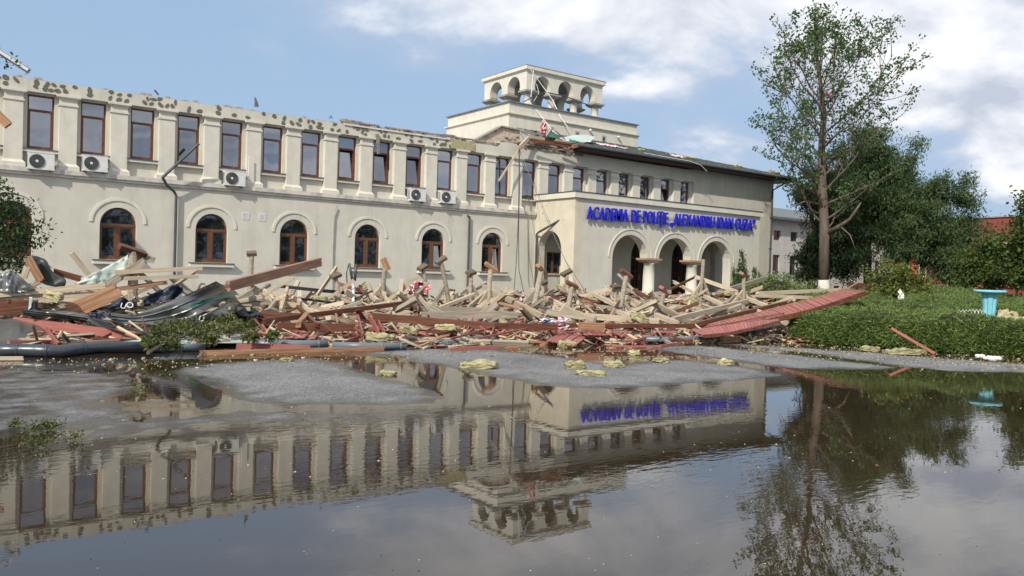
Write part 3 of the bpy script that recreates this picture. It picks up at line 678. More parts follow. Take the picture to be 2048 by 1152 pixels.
q = MB(); q.box(EX0+.1, EX1-.05, EY0+.06, FY+.02, EZ-.14, EZ-.10); q.box(XR+.01, EX1-.05, FY+.02, 50.7, EZ-.14, EZ-.10); q.build('soffit', M['soffit'], B)
q = MB(); q.box(EX0, EX1, EY0+.02, EY0+.06, EZ-.16, EZ+.05); q.box(EX1-.04, EX1, EY0+.06, 50.8, EZ-.16, EZ+.05); q.build('fascia', M['soffit'], B)
q = MB(); q.tube([(EX0-.3, EY0-.05, EZ+.01),(EX1+.02, EY0-.05, EZ+.03)], .075, 10)
q.build('gutter', M['dark_metal'], B)

# ------------------------------------------------------------------ sign: separate raised letters
mb = None
sign = thing('facade_sign', 'raised blue capital letters naming the academy across the portico front', 'sign', (32.4, PY-.12, 4.95), anchor=True)
fc = bpy.data.curves.new('letter_curve', 'FONT'); fo = bpy.data.objects.new('letter_curve', fc); col.objects.link(fo)
fc.size = 0.92; fc.extrude = 0.055; fc.offset = 0.007; fc.resolution_u = 3
text = 'ACADEMIA DE POLIŢIE „ALEXANDRU IOAN CUZA”'
meshes = {}
def glyph(ch):
    fc.body = ch; bpy.context.view_layer.update()
    dg = bpy.context.evaluated_depsgraph_get(); me = bpy.data.meshes.new_from_object(fo.evaluated_get(dg)); me.name = 'letter'
    return me
adv = []; xcur = 0.0
for ch in text:
    if ch == ' ': adv.append(('sp', None)); xcur += .33; continue
    if ch not in meshes: meshes[ch] = glyph(ch)
    me = meshes[ch]; xsv = [v.co.x for v in me.vertices] or [0, .5]
    adv.append((xcur - min(xsv), me)); xcur += max(xsv)-min(xsv) + .085
SX = (38.85-25.98)/xcur
zmax = max(v.co.y for v in meshes['A'].vertices)
SZ = .62/zmax
for (o_, me) in adv:
    if me is None: continue
    lx = 25.98 + o_*SX
    o = link('letter', me, M['sign_blue'], sign)
    o.location = (lx, PY-.15, 4.62 + .013*(lx-26)); o.rotation_euler = (PI/2, 0, 0); o.scale = (SX, SZ, 1)
bpy.data.objects.remove(fo)
rl = MB()
for z in (4.80, 5.08): rl.box(26.0, 38.8, PY-.085, PY-.06, z, z+.02)
for x in np.arange(26.4, 38.7, 1.6): rl.box(x, x+.03, PY-.06, PY, 4.79, 5.10)
rl.build('mounting_rail', M['galvanised'], sign)

# ------------------------------------------------------------------ air conditioners
def ac_meshes():
    w, h_, d = .80, .56, .30
    c = MB(); c.box(-w/2, w/2, 0, d, 0, h_); c.box(-w/2-.01, w/2+.01, -.01, d+.01, h_, h_+.015)
    casing = mesh(c, 'casing', M['white_plastic'])
    g_ = MB(); cx_ = -.13; n = 20
    g_.lathe([(.235, 0),(.235,.02)], 0, 0, 22)
    me_ = mesh(g_, 'fan_guard', M['grille'])
    hb = MB(); hb.lathe([(.05,0),(.045,.015)],0,0,12); hub = mesh(hb, 'fan_hub', M['white_plastic'])
    rg = MB()
    for r_ in (.10,.14,.18,.22): rg.tube([(math.cos(2*PI*i/20)*r_, math.sin(2*PI*i/20)*r_, 0) for i in range(21)], .005, 4, cap=False)
    for k in range(10): a_ = 2*PI*k/10; rg.bar((math.cos(a_)*.05, math.sin(a_)*.05, 0), (math.cos(a_)*.23, math.sin(a_)*.23, 0), .006, .006)
    wires = mesh(rg, 'guard_wires', mat('wire_grey', (0.16,0.165,0.17), 0.5))
    vt = MB()
    for z in np.arange(.08,.50,.045): vt.box(-w/2-.006, -w/2, .04, d-.04, z, z+.02)
    vent = mesh(vt, 'side_vent', M['grille'])
    bk = MB(); bk.box(-.30,-.26,-.02,d+.12,-.05,-.01); bk.box(.26,.30,-.02,d+.12,-.05,-.01); bk.box(-.30,-.26,d+.08,d+.12,-.28,-.05); bk.box(.26,.30,d+.08,d+.12,-.28,-.05)
    return casing, me_, hub, wires, vent, mesh(bk, 'bracket', M['dark_metal'])
acm = ac_meshes()
acl = ['white air conditioner below the leftmost upper window', 'white air conditioner below the upper window second from the left', 'white air conditioner with a white hose beside it, right of the bent downspout',
       'left one of the two neighbouring white air conditioners at mid facade', 'right one of the two neighbouring white air conditioners at mid facade']
for k, lab in zip((0, 1, 4, 9, 10), acl):
    px_, py_ = {0:(55,304),1:(165,309),4:(449,341),9:(820,376),10:(881,381)}[k]
    p_ = at(px_+1, py_, 32.30)
    t_ = thing('air_conditioner', lab, 'air conditioner', (p_.x+.40, 32.28, p_.z-.56), 'air conditioners on the facade')
    inst('casing', acm[0], t_, (0,0,0))
    g_ = inst('fan_guard', acm[1], t_, (-.13, -.002, .28), (PI/2,0,0)); inst('fan_hub', acm[2], g_, (0,0,.02)); inst('guard_wires', acm[3], g_, (0,0,.026))
    inst('side_vent', acm[4], t_, (0,0,0)); inst('bracket', acm[5], t_, (0,0,0))
    hz = MB()
    if k == 4: hz.tube([(.42,.15,.10),(.50,.12,.12),(.56,.14,.30),(.58,.16,.8),(.58,.16,1.25)], .022, 6)
    else: hz.tube([(.42,.15,.30),(.50,.12,.34),(.55,.2,.18),(.52,.3,-.1)], .02, 6)
    hz.build('hose', M['white_plastic'], t_)

# ------------------------------------------------------------------ pipes, placards and cables on the wall
q = MB(); a = at(398,287,31.9); b_ = at(325,355,32.15)
q.tube([a, b_], .055, 10); q.tube([b_, at(334,371,32.3), at(348,383,32.45), (7.93,FY-.12,4.45), (7.93,FY-.12,1.0), (7.95,FY-.12,.35)], .052, 10)
q.build('downspout', M['dark_metal'], B)
q = MB(); q.tube([(21.27,FY-.09,4.55),(21.27,FY-.09,.35)], .05, 10); q.tube([at(935,431,32.45),(21.27,FY-.09,4.5)],.05,8); q.build('downspout', M['dark_metal'], B)
q = MB(); q.tube([at(1131,434,30.4), at(1078,464,31.9), (25.2,32.30,3.92), (25.2,32.30,.4)], .055, 10); q.build('downspout', M['dark_metal'], B)
q = MB(); q.tube([(45.55,EY0+.02,EZ-.02),(45.3,EY0+.25,EZ-.22),(44.6,FY-.10,EZ-.75),(44.6,FY-.09,.4)], .06, 10)
for z in (2.,4.,6.): q.box(44.52,44.68,FY-.16,FY,z,z+.04)
q.build('downspout', M['dark_metal'], B)
q = MB(); pts = [at(672,412,32.5), at(667,430,32.52), at(665,500,32.54), at(664,578,32.55)]; q.tube(pts, .028, 6); q.build('conduit', M['plaster_grey'], B)
for x, y in ((491,432),(524.5,434.5)):
    p_ = at(x, y, FY); q = MB(); q.box(p_.x-.14,p_.x+.14,FY-.014,FY-.002,p_.z-.15,p_.z+.15); o = q.build('placard', M['white_plastic'], B)
    q = MB()
    for kk in range(5): q.box(p_.x-.10,p_.x+.10-.02*(kk%2),FY-.017,FY-.0141,p_.z+.09-kk*.045,p_.z+.10-kk*.045)
    q.build('printed_lines', M['grey_metal'], o)

# ------------------------------------------------------------------ vegetation
def foliage_mat(name, c1, c2, trans=0.25, rough=0.6):
    m = bpy.data.materials.new(name); m.use_nodes = True; t = m.node_tree; b = t.nodes['Principled BSDF']; l = t.links.new
    g = N(t, 'ShaderNodeNewGeometry'); n = N(t, 'ShaderNodeTexNoise', i_Scale=0.9, i_Detail=3.0); l(g.outputs['Position'], n.inputs['Vector'])
    a = N(t, 'ShaderNodeMath', operation='ADD'); l(g.outputs['Random Per Island'], a.inputs[0]); l(n.outputs['Fac'], a.inputs[1])
    r = N(t, 'ShaderNodeMapRange', i_1=0.35, i_2=1.35); l(a.outputs[0], r.inputs[0])
    mx = N(t, 'ShaderNodeMix', data_type='RGBA'); l(r.outputs[0], mx.inputs[0]); mx.inputs[6].default_value = (*c1,1); mx.inputs[7].default_value = (*c2,1)
    l(mx.outputs[2], b.inputs['Base Color']); b.inputs['Roughness'].default_value = rough; b.inputs['Specular IOR Level'].default_value = 0.25
    if trans:
        tr = N(t, 'ShaderNodeBsdfTranslucent'); l(mx.outputs[2], tr.inputs[0]); ms = N(t, 'ShaderNodeMixShader', i_0=trans)
        l(b.outputs[0], ms.inputs[1]); l(tr.outputs[0], ms.inputs[2]); l(ms.outputs[0], t.nodes['Material Output'].inputs[0])
    M[name] = m; return m
foliage_mat('leaf_tall', (0.035,0.075,0.026), (0.10,0.17,0.055), 0.35)
foliage_mat('needle_dark', (0.014,0.030,0.013), (0.052,0.085,0.032), 0.15)
foliage_mat('needle_pine', (0.016,0.036,0.014), (0.085,0.130,0.048), 0.15)
foliage_mat('leaf_bright', (0.060,0.095,0.018), (0.16,0.19,0.045), 0.3)
foliage_mat('leaf_mid', (0.035,0.070,0.016), (0.10,0.14,0.035), 0.3)
foliage_mat('juniper', (0.030,0.062,0.018), (0.18,0.25,0.070), 0.2)
foliage_mat('branch_leaf', (0.040,0.060,0.020), (0.13,0.15,0.05), 0.2)
mat('juniper_core', (0.020,0.032,0.012), 0.95, (0.035,0.030,0.018), scale=3)
mat('bark', (0.16,0.125,0.095), 0.95, (0.09,0.07,0.055), scale=5, bump=0.8, bscale=12, stretch=(1,1,.3))
mat('limewash', (0.62,0.60,0.56), 0.9, (0.50,0.48,0.44), scale=6)
rg_ = np.random.RandomState(5)
def leaves(C, n_per, spread, ln, wd, up=0.0, outward=None):
    C = np.repeat(np.asarray(C, float), n_per, axis=0); n = len(C)
    off = rg_.normal(size=(n, 3)) * spread; C2 = C + off
    a = rg_.normal(size=(n, 3)); a[:, 2] += up
    if outward is not None: a += np.repeat(outward, n_per, axis=0)
    a /= np.linalg.norm(a, axis=1)[:, None]
    b = np.cross(a, rg_.normal(size=(n, 3))); b /= np.linalg.norm(b, axis=1)[:, None]
    s = rg_.uniform(.6, 1.25, size=(n, 1))
    A = a * ln * s / 2; Bv = b * wd * s / 2
    V = np.stack([C2 - A, C2 + Bv - A*.1, C2 + A, C2 - Bv - A*.1], 1).reshape(-1, 3)
    return V, np.arange(n*4).reshape(-1, 4)
def ellips(cs, dens, shell=0.55, lump=0.35, super_=22):
    # clump centres through a set of ellipsoids (centre, radii), denser near the surface, lumpy outline
    out = []
    for c, r in cs:
        c = np.array(c); r = np.array(r); n = max(4, int(dens * r[0]*r[1]*r[2]*4.19))
        d = rg_.normal(size=(n, 3)); d /= np.linalg.norm(d, axis=1)[:, None]
        rad = rg_.uniform(shell**3, 1, size=n)**(1/3)
        lum = 1 + lump*(np.array([noise.noise(Vector(q*2.3 + c*.37)) for q in d]))*1.6
        P_ = c + d * (rad*lum)[:, None] * r
        if super_: # gather the clumps into boughs with gaps between them
            ns = max(6, n // super_); K = P_[rg_.randint(0, n, ns)]; j = rg_.randint(0, ns, n); sp_ = .16*float(r.mean()) + .14
            P_ = np.where(rg_.uniform(size=(n,1)) < .86, K[j] + rg_.normal(size=(n,3))*np.array([sp_, sp_, sp_*.5]), P_)
        out.append(P_)
    return np.concatenate(out)
def px_ell(l):
    o = []
    for px_, py_, dist, rx, ry in l:
        c = atd(px_, py_, dist); k = dist / F
        o.append(((c.x, c.y, c.z), (rx*k, rx*k*.9, ry*k)))
    return o
def tree(name, label, cat, base, trunk_pts, trunk_r, ell, leafmat, dens, n_per, spread, ln, wd, group=None, limbs=10, up=0.0, bark='bark', shell=.55, lump=.35, super_=22):
    t_ = thing(name, label, cat, base, group, anchor=True)
    q = MB(); q.tube(trunk_pts, trunk_r, 9); q.build('trunk', M[bark], t_, True)
    C = ellips(ell, dens, shell, lump, super_)
    q = MB()
    tp = [Vector(p) for p in trunk_pts]
    for i in range(limbs):
        e = Vector(C[rnd.randrange(len(C))]); f = rnd.uniform(.25, .95); k = f*(len(tp)-1); s = tp[int(k)].lerp(tp[min(int(k)+1, len(tp)-1)], k-int(k))
        m_ = s.lerp(e, .5) + Vector((rnd.uniform(-.3,.3), rnd.uniform(-.3,.3), rnd.uniform(-.1,.5)))
        q.tube([s, m_, e], [trunk_r[-1]*.9, trunk_r[-1]*.5, .012], 5, cap=False)
    if limbs: q.build('limbs', M[bark], t_)['kind'] = 'stuff'
    V, Fq = leaves(C, n_per, spread, ln, wd, up)
    o = link('crown', npmesh('crown', V, Fq, M[leafmat], 4), M[leafmat], t_); o['kind'] = 'stuff'
    return t_

# the tall storm-thinned deciduous tree right of the portico
TB = atd(1648, 640, 48); TB.z = 0.1
tall = thing('tall_tree', 'tallest tree, thin see-through crown and a whitewashed trunk foot, right of the portico', 'tree', TB, anchor=True)
def tp_(px_, py_, dd=0): return atd(px_, py_, 48+dd)
trk = [Vector((TB.x, TB.y, 0.0)), tp_(1647,560), tp_(1649,460), tp_(1645,380,.2), tp_(1643,300), tp_(1648,230), tp_(1640,160,.1), tp_(1632,100), tp_(1630,52)]
q = MB(); q.tube(trk[1:], [.29,.265,.235,.20,.16,.11,.07,.025], 10); q.build('trunk', M['bark'], tall, True)
q = MB(); q.tube([trk[0], trk[0].lerp(trk[1], .6), trk[1]], [.38,.32,.29], 10); q.build('trunk_foot', M['limewash'], tall, True)
limb_mb = MB(); tw_mb = MB(); clumps = []
def grow(s, d, Ln, r, depth):
    pts = [s]; p_ = s.copy(); dd = d.copy(); k = 5
    for i in range(k):
        dd = (dd + Vector((rnd.gauss(0,.12), rnd.gauss(0,.12), rnd.gauss(0.07,.10)))).normalized(); p_ = p_ + dd*Ln/k; pts.append(p_.copy())
    (limb_mb if depth == 0 else tw_mb).tube(pts, [r*(1-.8*i/k) for i in range(k+1)], 6 if depth == 0 else 4, cap=False)
    if depth < 2:
        nb = max(3, int(Ln*(1.9 if depth == 0 else 2.4)))
        for j in range(nb):
            f = rnd.uniform(.22, 1.0)*k; i = min(int(f), k-1); q_ = pts[i].lerp(pts[i+1], f-i)
            ax = Vector((rnd.gauss(0,1), rnd.gauss(0,1), rnd.gauss(.25,.6))).normalized()
            nd = (dd*.75 + ax*.8).normalized()
            grow(q_, nd, Ln*rnd.uniform(.25,.5) if depth == 0 else rnd.uniform(.35,.8), r*.38, depth+1)
    else: pass
    if depth >= 1: clumps.append(pts[-1]); 
    if depth == 2 and rnd.random() < .25: clumps.append(pts[3])
def trunk_at(z):
    for a, b_ in zip(trk, trk[1:]):
        if a.z <= z <= b_.z: return a.lerp(b_, (z-a.z)/(b_.z-a.z))
    return trk[-1]
prof = [(4.6,3.0),(7.5,5.3),(9.5,6.0),(11.5,5.4),(13.3,4.0),(15.,2.7),(16.4,1.0)]
nl = 38
for i in range(nl):
    z = 4.6 + (15.9-4.6)*((i+.5)/nl); L_ = np.interp(z+1.0, [a for a,_ in prof], [b_ for _,b_ in prof])*rnd.uniform(.75,1.05)
    az = i*2.399 + rnd.uniform(-.3,.3); el = R(rnd.uniform(14,34) + (z-5.6)*3.0)
    grow(trunk_at(z), Vector((math.cos(az)*math.cos(el), math.sin(az)*math.cos(el), math.sin(el))), float(L_), .062 if z < 12 else .04, 0)
# the torn lower bough that leans out to the right
bp_ = [tp_(1655,466), tp_(1680,452,-.6), tp_(1700,438,-1), tp_(1722,405,-1.2)]
limb_mb.tube(bp_, [.15,.12,.08,.04], 7); limb_mb.tube([bp_[1], tp_(1700,470,-1), tp_(1712,500,-1)], [.05,.035,.015], 5); limb_mb.tube([tp_(1640,410), tp_(1612,402,-.5), tp_(1580,415,-1)], [.09,.06,.02], 6)
limb_mb.tube([tp_(1640,395), tp_(1600,368,-.5), tp_(1565,372,-1)], [.08,.05,.02], 6)
lo = limb_mb.build('limbs', M['bark'], tall, True); tw = tw_mb.build('twigs', M['bark'], tall); tw['kind'] = 'stuff'; lo['kind'] = 'stuff'
V, Fq = leaves(np.array([tuple(c) for c in clumps]), 8, .13, .18, .11)
o = link('crown', npmesh('crown', V, Fq, M['leaf_tall'], 4), M['leaf_tall'], tall); o['kind'] = 'stuff'

def tbase(px_, dist): b_ = atd(px_, 640, dist); b_.z = .1; return b_
def simple_tree(name, label, px_, dist, top_py, r0, ell, lm, dens, n_per, spread, ln, wd, **kw):
    b_ = tbase(px_, dist); tpz = atd(px_, top_py, dist)
    pts = [b_, b_.lerp(tpz, .3)+Vector((rnd.uniform(-.15,.15),0,0)), b_.lerp(tpz,.65)+Vector((rnd.uniform(-.2,.2),0,0)), tpz]
    return tree(name, label, 'tree' if 'bush' not in name and 'shrub' not in name else 'shrub', b_, pts, [r0, r0*.75, r0*.45, r0*.12], px_ell(ell), lm, dens, n_per, spread, ln, wd, **kw)
simple_tree('dark_conifer', 'very dark drooping conifer directly behind the whitewashed trunk, next to the building corner', 1622, 54, 345, .3,
    [(1628,425,54,26,60),(1640,500,54,40,55),(1622,530,54,24,36),(1645,400,54,35,60),(1690,500,55,38,60),(1668,440,54,38,60)], 'needle_dark', 20, 34, .24, .30, .07, up=-1.2, limbs=14)
simple_tree('pine_tree', 'dark pine with the highest dense crown, just right of the tall tree', 1735, 58, 268, .32,
    [(1748,295,58,34,36),(1725,340,58,42,55),(1760,345,58,45,40),(1700,390,58,45,45),(1770,400,58,55,45),(1735,460,58,60,50),(1825,300,58,19,22),(1800,335,58,16,22),(1790,370,58,30,20),(1690,300,58,16,25)], 'needle_pine', 19, 30, .22, .30, .06, limbs=22, up=.9, lump=.7)
simple_tree('pine_tree', 'broad dark pine with upswept branch tips, in front of the red building', 1862, 56, 400, .32,
    [(1850,430,56,55,45),(1905,395,56,34,14),(1880,375,56,40,14),(1925,368,56,22,11),(1820,470,56,50,50),(1880,500,56,50,50),(1925,455,56,36,30),(1945,430,56,18,26),(1900,550,55,40,30),(1800,400,56,35,40)], 'needle_pine', 19, 30, .22, .30, .06, limbs=22, up=.9, lump=.75)
simple_tree('round_leaf_tree', 'mid-green leafy tree between the dark pine and the frame edge', 1985, 50, 480, .18,
    [(1985,530,50,40,42),(1950,560,50,30,26),(2005,490,50,22,26),(1965,500,50,20,22)], 'leaf_mid', 30, 24, .24, .20, .12, limbs=12)
simple_tree('round_leaf_tree', 'grey-green tree cut off by the right edge of the frame', 2062, 46, 440, .18,
    [(2062,500,46,38,48),(2045,545,46,30,30),(2090,470,46,45,50)], 'leaf_mid', 30, 24, .24, .20, .12, limbs=12)
simple_tree('yellow_green_bush', 'yellow-green leafy shrub at the right end of the fallen roof, under the pines', 1790, 36, 560, .08,
    [(1775,565,36,30,28),(1815,575,36,32,26),(1800,545,36,24,16),(1835,595,36,24,18),(1750,590,36,18,14)], 'leaf_bright', 160, 14, .10, .13, .08, limbs=10, super_=9)
def cone(name, label, px_, dist, top, base_, rpx):
    b_ = atd(px_, base_, dist); ell = [(px_, base_-(base_-top)*f, dist, rpx*(1.05-f*.95), (base_-top)*.13) for f in (.1,.25,.4,.55,.7,.85,.95)]
    return tree(name, label, 'shrub', (b_.x,b_.y,.1), [(b_.x,b_.y,.1), tuple(atd(px_, top+6, dist))], [.06,.01], px_ell(ell), 'needle_pine', 300, 14, .07, .16, .06, limbs=0, up=1.0, lump=.3, super_=0)
cone('conifer_shrub', 'small pointed evergreen, the tallest against the portico wall', 1484, 47, 506, 590, 17)
cone('conifer_shrub', 'short stubby evergreen between the pointed one and the building corner', 1509, 47, 540, 590, 9)
cone('conifer_shrub', 'low evergreen left of the tallest pointed one, before the last arch', 1466, 47.5, 541, 590, 9)
simple_tree('edge_tree', 'dark green tree at the left frame edge before the first arched window', -40, 23, 150, .14,
    [(-30,450,23,62,62),(38,462,23,40,20),(20,410,23,34,22),(62,452,23,28,10),(10,505,23,40,34),(-90,400,23,60,90),(-6,122,23,20,14),(40,520,23,26,12)], 'needle_pine', 60, 18, .10, .12, .05, limbs=10, lump=.5, super_=0)

# juniper bed
bedpoly = np.array([(22.6,15.6),(22.3,14.0),(23.0,12.2),(23.9,10.9),(24.9,9.5),(26.6,7.6),(29.5,5.0),(46,2),(60,14),(58,34),(46,34),(40,27.5),(33,22.5),(27.5,17.8)])
MOUNDS = []
for a_, d_, hh_, rr_ in ((1700,36,.12,1.6),(1865,41,.38,2.0),(2000,43,.15,2.2),(1925,35,.16,1.3),(1640,34,.12,1.3),(1770,31,.12,1.2),(2080,36,.2,2.0),(1850,33,.12,1.2)):
    v_ = atd(a_, 600, d_); MOUNDS.append((v_.x, v_.y, hh_, rr_))
def bed_top(P):
    d = np.hypot(P[:,0], P[:,1]); e = sdf(P, bedpoly)
    top = .86 + .028*np.clip(d-26, 0, 18) + (vnoise(P,.35,2)-.5)*.35 + (vnoise(P,1.1,6)-.5)*.26 + (vnoise(P,2.6,8)-.5)*.24
    for cx_, cy_, hh, rr in MOUNDS:
        top = top + hh*np.exp(-((P[:,0]-cx_)**2+(P[:,1]-cy_)**2)/(2*rr*rr))
    rise = np.clip(e/.30, 0, 1)**.45
    return top*rise, e
bx_ = np.arange(21.5, 60.5, .25); by_ = np.arange(1.5, 34.5, .25); BX, BY = np.meshgrid(bx_, by_); BP = np.stack([BX.ravel(), BY.ravel()],1)
bt, be = bed_top(BP); idx = -np.ones(len(BP), int); keep = be > -.05; idx[keep] = np.arange(keep.sum())
V = np.column_stack([BP[keep], bt[keep]-.07]); nxb = len(bx_)
ii = (np.arange(len(by_)-1)[:,None]*nxb + np.arange(nxb-1)[None]).ravel(); Q = np.stack([ii,ii+1,ii+1+nxb,ii+nxb],1); Q = idx[Q]; Q = Q[(Q>=0).all(1)]
core = npmesh('juniper_bed', V, Q, M['juniper_core'], 4)
bed = thing('juniper_bed', 'broad bed of clipped low juniper sloping up to the right of the fallen roof', 'hedge', (30,14,0), anchor=True)
o = link('shrub_core', core, M['juniper_core'], bed); o['kind'] = 'stuff'
def sprigs(n, near):
    P = np.column_stack([rg_.uniform(21.8, 58, n), rg_.uniform(2, 34, n)])
    z, e = bed_top(P); d = np.hypot(P[:,0],P[:,1]); pr_ = np.clip((30/d)**2.2, 0, 1)
    k = (e > .0) & (rg_.uniform(size=n) < pr_); return np.column_stack([P[k], z[k]]), e[k]
S, e = sprigs(110000, True)
# front face of the bed
nf = 16000; seg = rg_.uniform(0, 1, nf); fp = bedpoly[[0,1,2,3,4,5,6,7]]; cum = np.concatenate([[0], np.cumsum(np.hypot(*np.diff(fp, axis=0).T))]); tt = seg**1.3*cum[-1]
FXp = np.column_stack([np.interp(tt, cum, fp[:,0]), np.interp(tt, cum, fp[:,1])]); dirn = np.array([35.,17.]) - FXp; dirn /= np.linalg.norm(dirn,axis=1)[:,None]
u_ = rg_.uniform(0,1,nf); FP_ = FXp + dirn*(u_[:,None]**2*.22 + rg_.uniform(-.06,.06,(nf,1)))
Sf = np.column_stack([FP_, .86*u_**.8 + (vnoise(FXp,1.6,12)-.5)*.12*u_ + .02])
C = np.concatenate([S, Sf]); outw = np.concatenate([np.column_stack([rg_.normal(0,.6,(len(S),2)), np.full(len(S),.55)]), np.column_stack([-dirn*1.3, np.full(nf,.35)])])
V, Fq = leaves(C, 6, .045, .18, .026, outward=outw)
o = link('sprays', npmesh('sprays', V, Fq, M['juniper'], 4), M['juniper'], bed); o['kind'] = 'stuff'
# rounded juniper behind the pile, before the tall tree
jm = thing('juniper_mound', 'rounded light green juniper between the portico corner and the whitewashed trunk', 'shrub', (36.5,25.5,.2), anchor=True)
C = ellips(px_ell([(1545,588,44,52,36),(1500,595,44,36,24),(1595,592,44,48,24)]), 34, .85, .2, 0)
V, Fq = leaves(C, 16, .10, .20, .045, up=.8); o = link('sprays', npmesh('sprays', V, Fq, M['juniper'], 4), M['juniper'], jm); o['kind'] = 'stuff'
q = MB()
for (c, r) in px_ell([(1545,590,44,46,30),(1500,597,44,31,19),(1595,594,44,42,19)]):
    n0_ = len(q.v); bm = bmesh.new(); bmesh.ops.create_icosphere(bm, subdivisions=2, radius=1); 
    for v in bm.verts: q.v.append((c[0]+v.co.x*r[0], c[1]+v.co.y*r[1], c[2]+v.co.z*r[2]))
    bm.verts.index_update()
    for f_ in bm.faces: q.f.append(tuple(n0_+v.index for v in f_.verts))
    bm.free()
o = q.build('shrub_core', M['juniper_core'], jm); o['kind'] = 'stuff'

# ------------------------------------------------------------------ neighbouring buildings
def oriented_block(name, label, pa, pb, depth, z0, z1, m, wins, winmat, winlabel=None, roofm='concrete'):
    pa = Vector((pa.x,pa.y,0)); pb = Vector((pb.x,pb.y,0)); d = pb-pa; w = d.length; ang = math.atan2(d.y, d.x)
    t_ = thing(name, label, 'building', (pa.x, pa.y, z0)); t_.rotation_euler = (0,0,ang)
    H_ = z1-z0
    holes = [[(a*w,b_*H_),(c*w,b_*H_),(c*w,e_*H_),(a*w,e_*H_)] for a,b_,c,e_ in wins]
    q = MB(); q.panel([(0,0),(w,0),(w,H_),(0,H_)], holes, 0, .25); q.box(0,.3,.25,depth,0,H_); q.box(w-.3,w,.25,depth,0,H_); q.box(.3,w-.3,depth-.3,depth,0,H_); q.box(.3,w-.3,.25,depth-.3,H_-.3,H_-.1)
    q.build('wall', m, t_)
    for a,b_,c,e_ in wins:
        f = MB(); x0,x1,z0_,z1_ = a*w,c*w,b_*H_,e_*H_
        f.box(x0,x0+.07,.18,.26,z0_,z1_); f.box(x1-.07,x1,.18,.26,z0_,z1_); f.box(x0+.07,x1-.07,.18,.26,z0_,z0_+.07); f.box(x0+.07,x1-.07,.18,.26,z1_-.07,z1_)
        o = f.build('window', winmat, t_); g_ = MB(); g_.box(x0+.07,x1-.07,.20,.22,z0_+.07,z1_-.07); g_.build('pane', M['glass_dull'], o)
    q = MB(); q.box(-.15,w+.15,-.15,depth+.15,H_,H_+.12); q.build('roof', M[roofm], t_)
    return t_
mat('red_render', (0.25,0.062,0.050), 0.85, (0.20,0.05,0.04), scale=.5)
mat('orange_render', (0.52,0.105,0.05), 0.85, (0.44,0.09,0.045), scale=.5)
oriented_block('red_building', 'dark red flat-roofed block showing above the pines and the leafy tree', atd(1780,600,104), atd(2019,600,96), 16, .3, 9.2, M['red_render'],
    [(.1,.12,.18,.34),(.3,.12,.38,.34),(.5,.12,.58,.34),(.78,.05,.84,.3),(.1,.55,.18,.78),(.3,.55,.38,.78)], M['white_plastic'])
q_ = oriented_block('orange_building', 'orange-red wall showing through the gap between the two pines', atd(1786,600,84), atd(1862,600,84), 5, .3, 7.4, M['orange_render'], [(.2,.35,.4,.6),(.65,.35,.85,.6)], M['white_plastic'])
oriented_block('orange_porch', 'small orange-red porch with a white post at the foot of the dark red block', atd(1932,600,88), atd(1962,600,88), 4, .3, 2.6, M['orange_render'], [(.35,.02,.75,.8)], M['white_plastic'])
an = oriented_block('annex_building', 'pale grey annex wing partly hidden by conifers, beyond the building corner', Vector((55,46,0)), Vector((92,46,0)), 12, .2, 7.7, M['plaster_grey'],
    [(a,b_,a+.028,e_) for a in (.23,.30,.40,.50,.60,.70) for b_,e_ in ((.02,.20),(.32,.56),(.74,.86))], M['dark_metal'], roofm='roof_metal')
q = MB(); q.poly([(-.8,-.9,7.55),(37.8,-.9,7.55),(37.8,6,9.4),(-.8,6,9.4)]); q.poly([(-.8,-.9,7.62),(37.8,-.9,7.62),(37.8,-.9,7.4),(-.8,-.9,7.4)]); q.poly([(-.8,13,7.55),(-.8,6,9.4),(37.8,6,9.4),(37.8,13,7.55)])
q.build('pitched_roof', M['roof_metal'], an)

# woods around the grounds: beyond the far buildings and behind the viewer (mirrored in the panes)
def wood(name, label, segs, dens=.9, hgt=9, lm='needle_pine'):
    C = []
    for (x0_,y0_),(x1_,y1_) in segs:
        Ls = math.hypot(x1_-x0_, y1_-y0_); n = int(Ls*dens*14)
        tt = rg_.uniform(0,1,n); w = rg_.uniform(-4,4,n); nx_, ny_ = -(y1_-y0_)/Ls, (x1_-x0_)/Ls
        top = hgt*(.62+.38*np.abs(np.sin(tt*Ls*.35+1))*(.6+.4*np.sin(tt*Ls*.11)))
        z = rg_.uniform(0,1,n)**.8*top
        C.append(np.column_stack([x0_+(x1_-x0_)*tt+nx_*w, y0_+(y1_-y0_)*tt+ny_*w, z]))
    C = np.concatenate(C); V, Fq = leaves(C, 14, .55, .75, .5)
    tag(link(name, npmesh(name, V, Fq, M[lm], 4), M[lm]), label, kind='stuff')
wood('distant_wood', 'distant green treeline beyond the buildings', [((96,70),(170,20)),((170,20),(190,-40)),((60,75),(120,95))], hgt=8, lm='leaf_mid')
wood('wood_behind_viewer', 'trees across the grounds mirrored in the window panes', [((-60,-25),(40,-42)),((40,-42),(140,-40))], dens=1.0, hgt=11, lm='needle_dark')

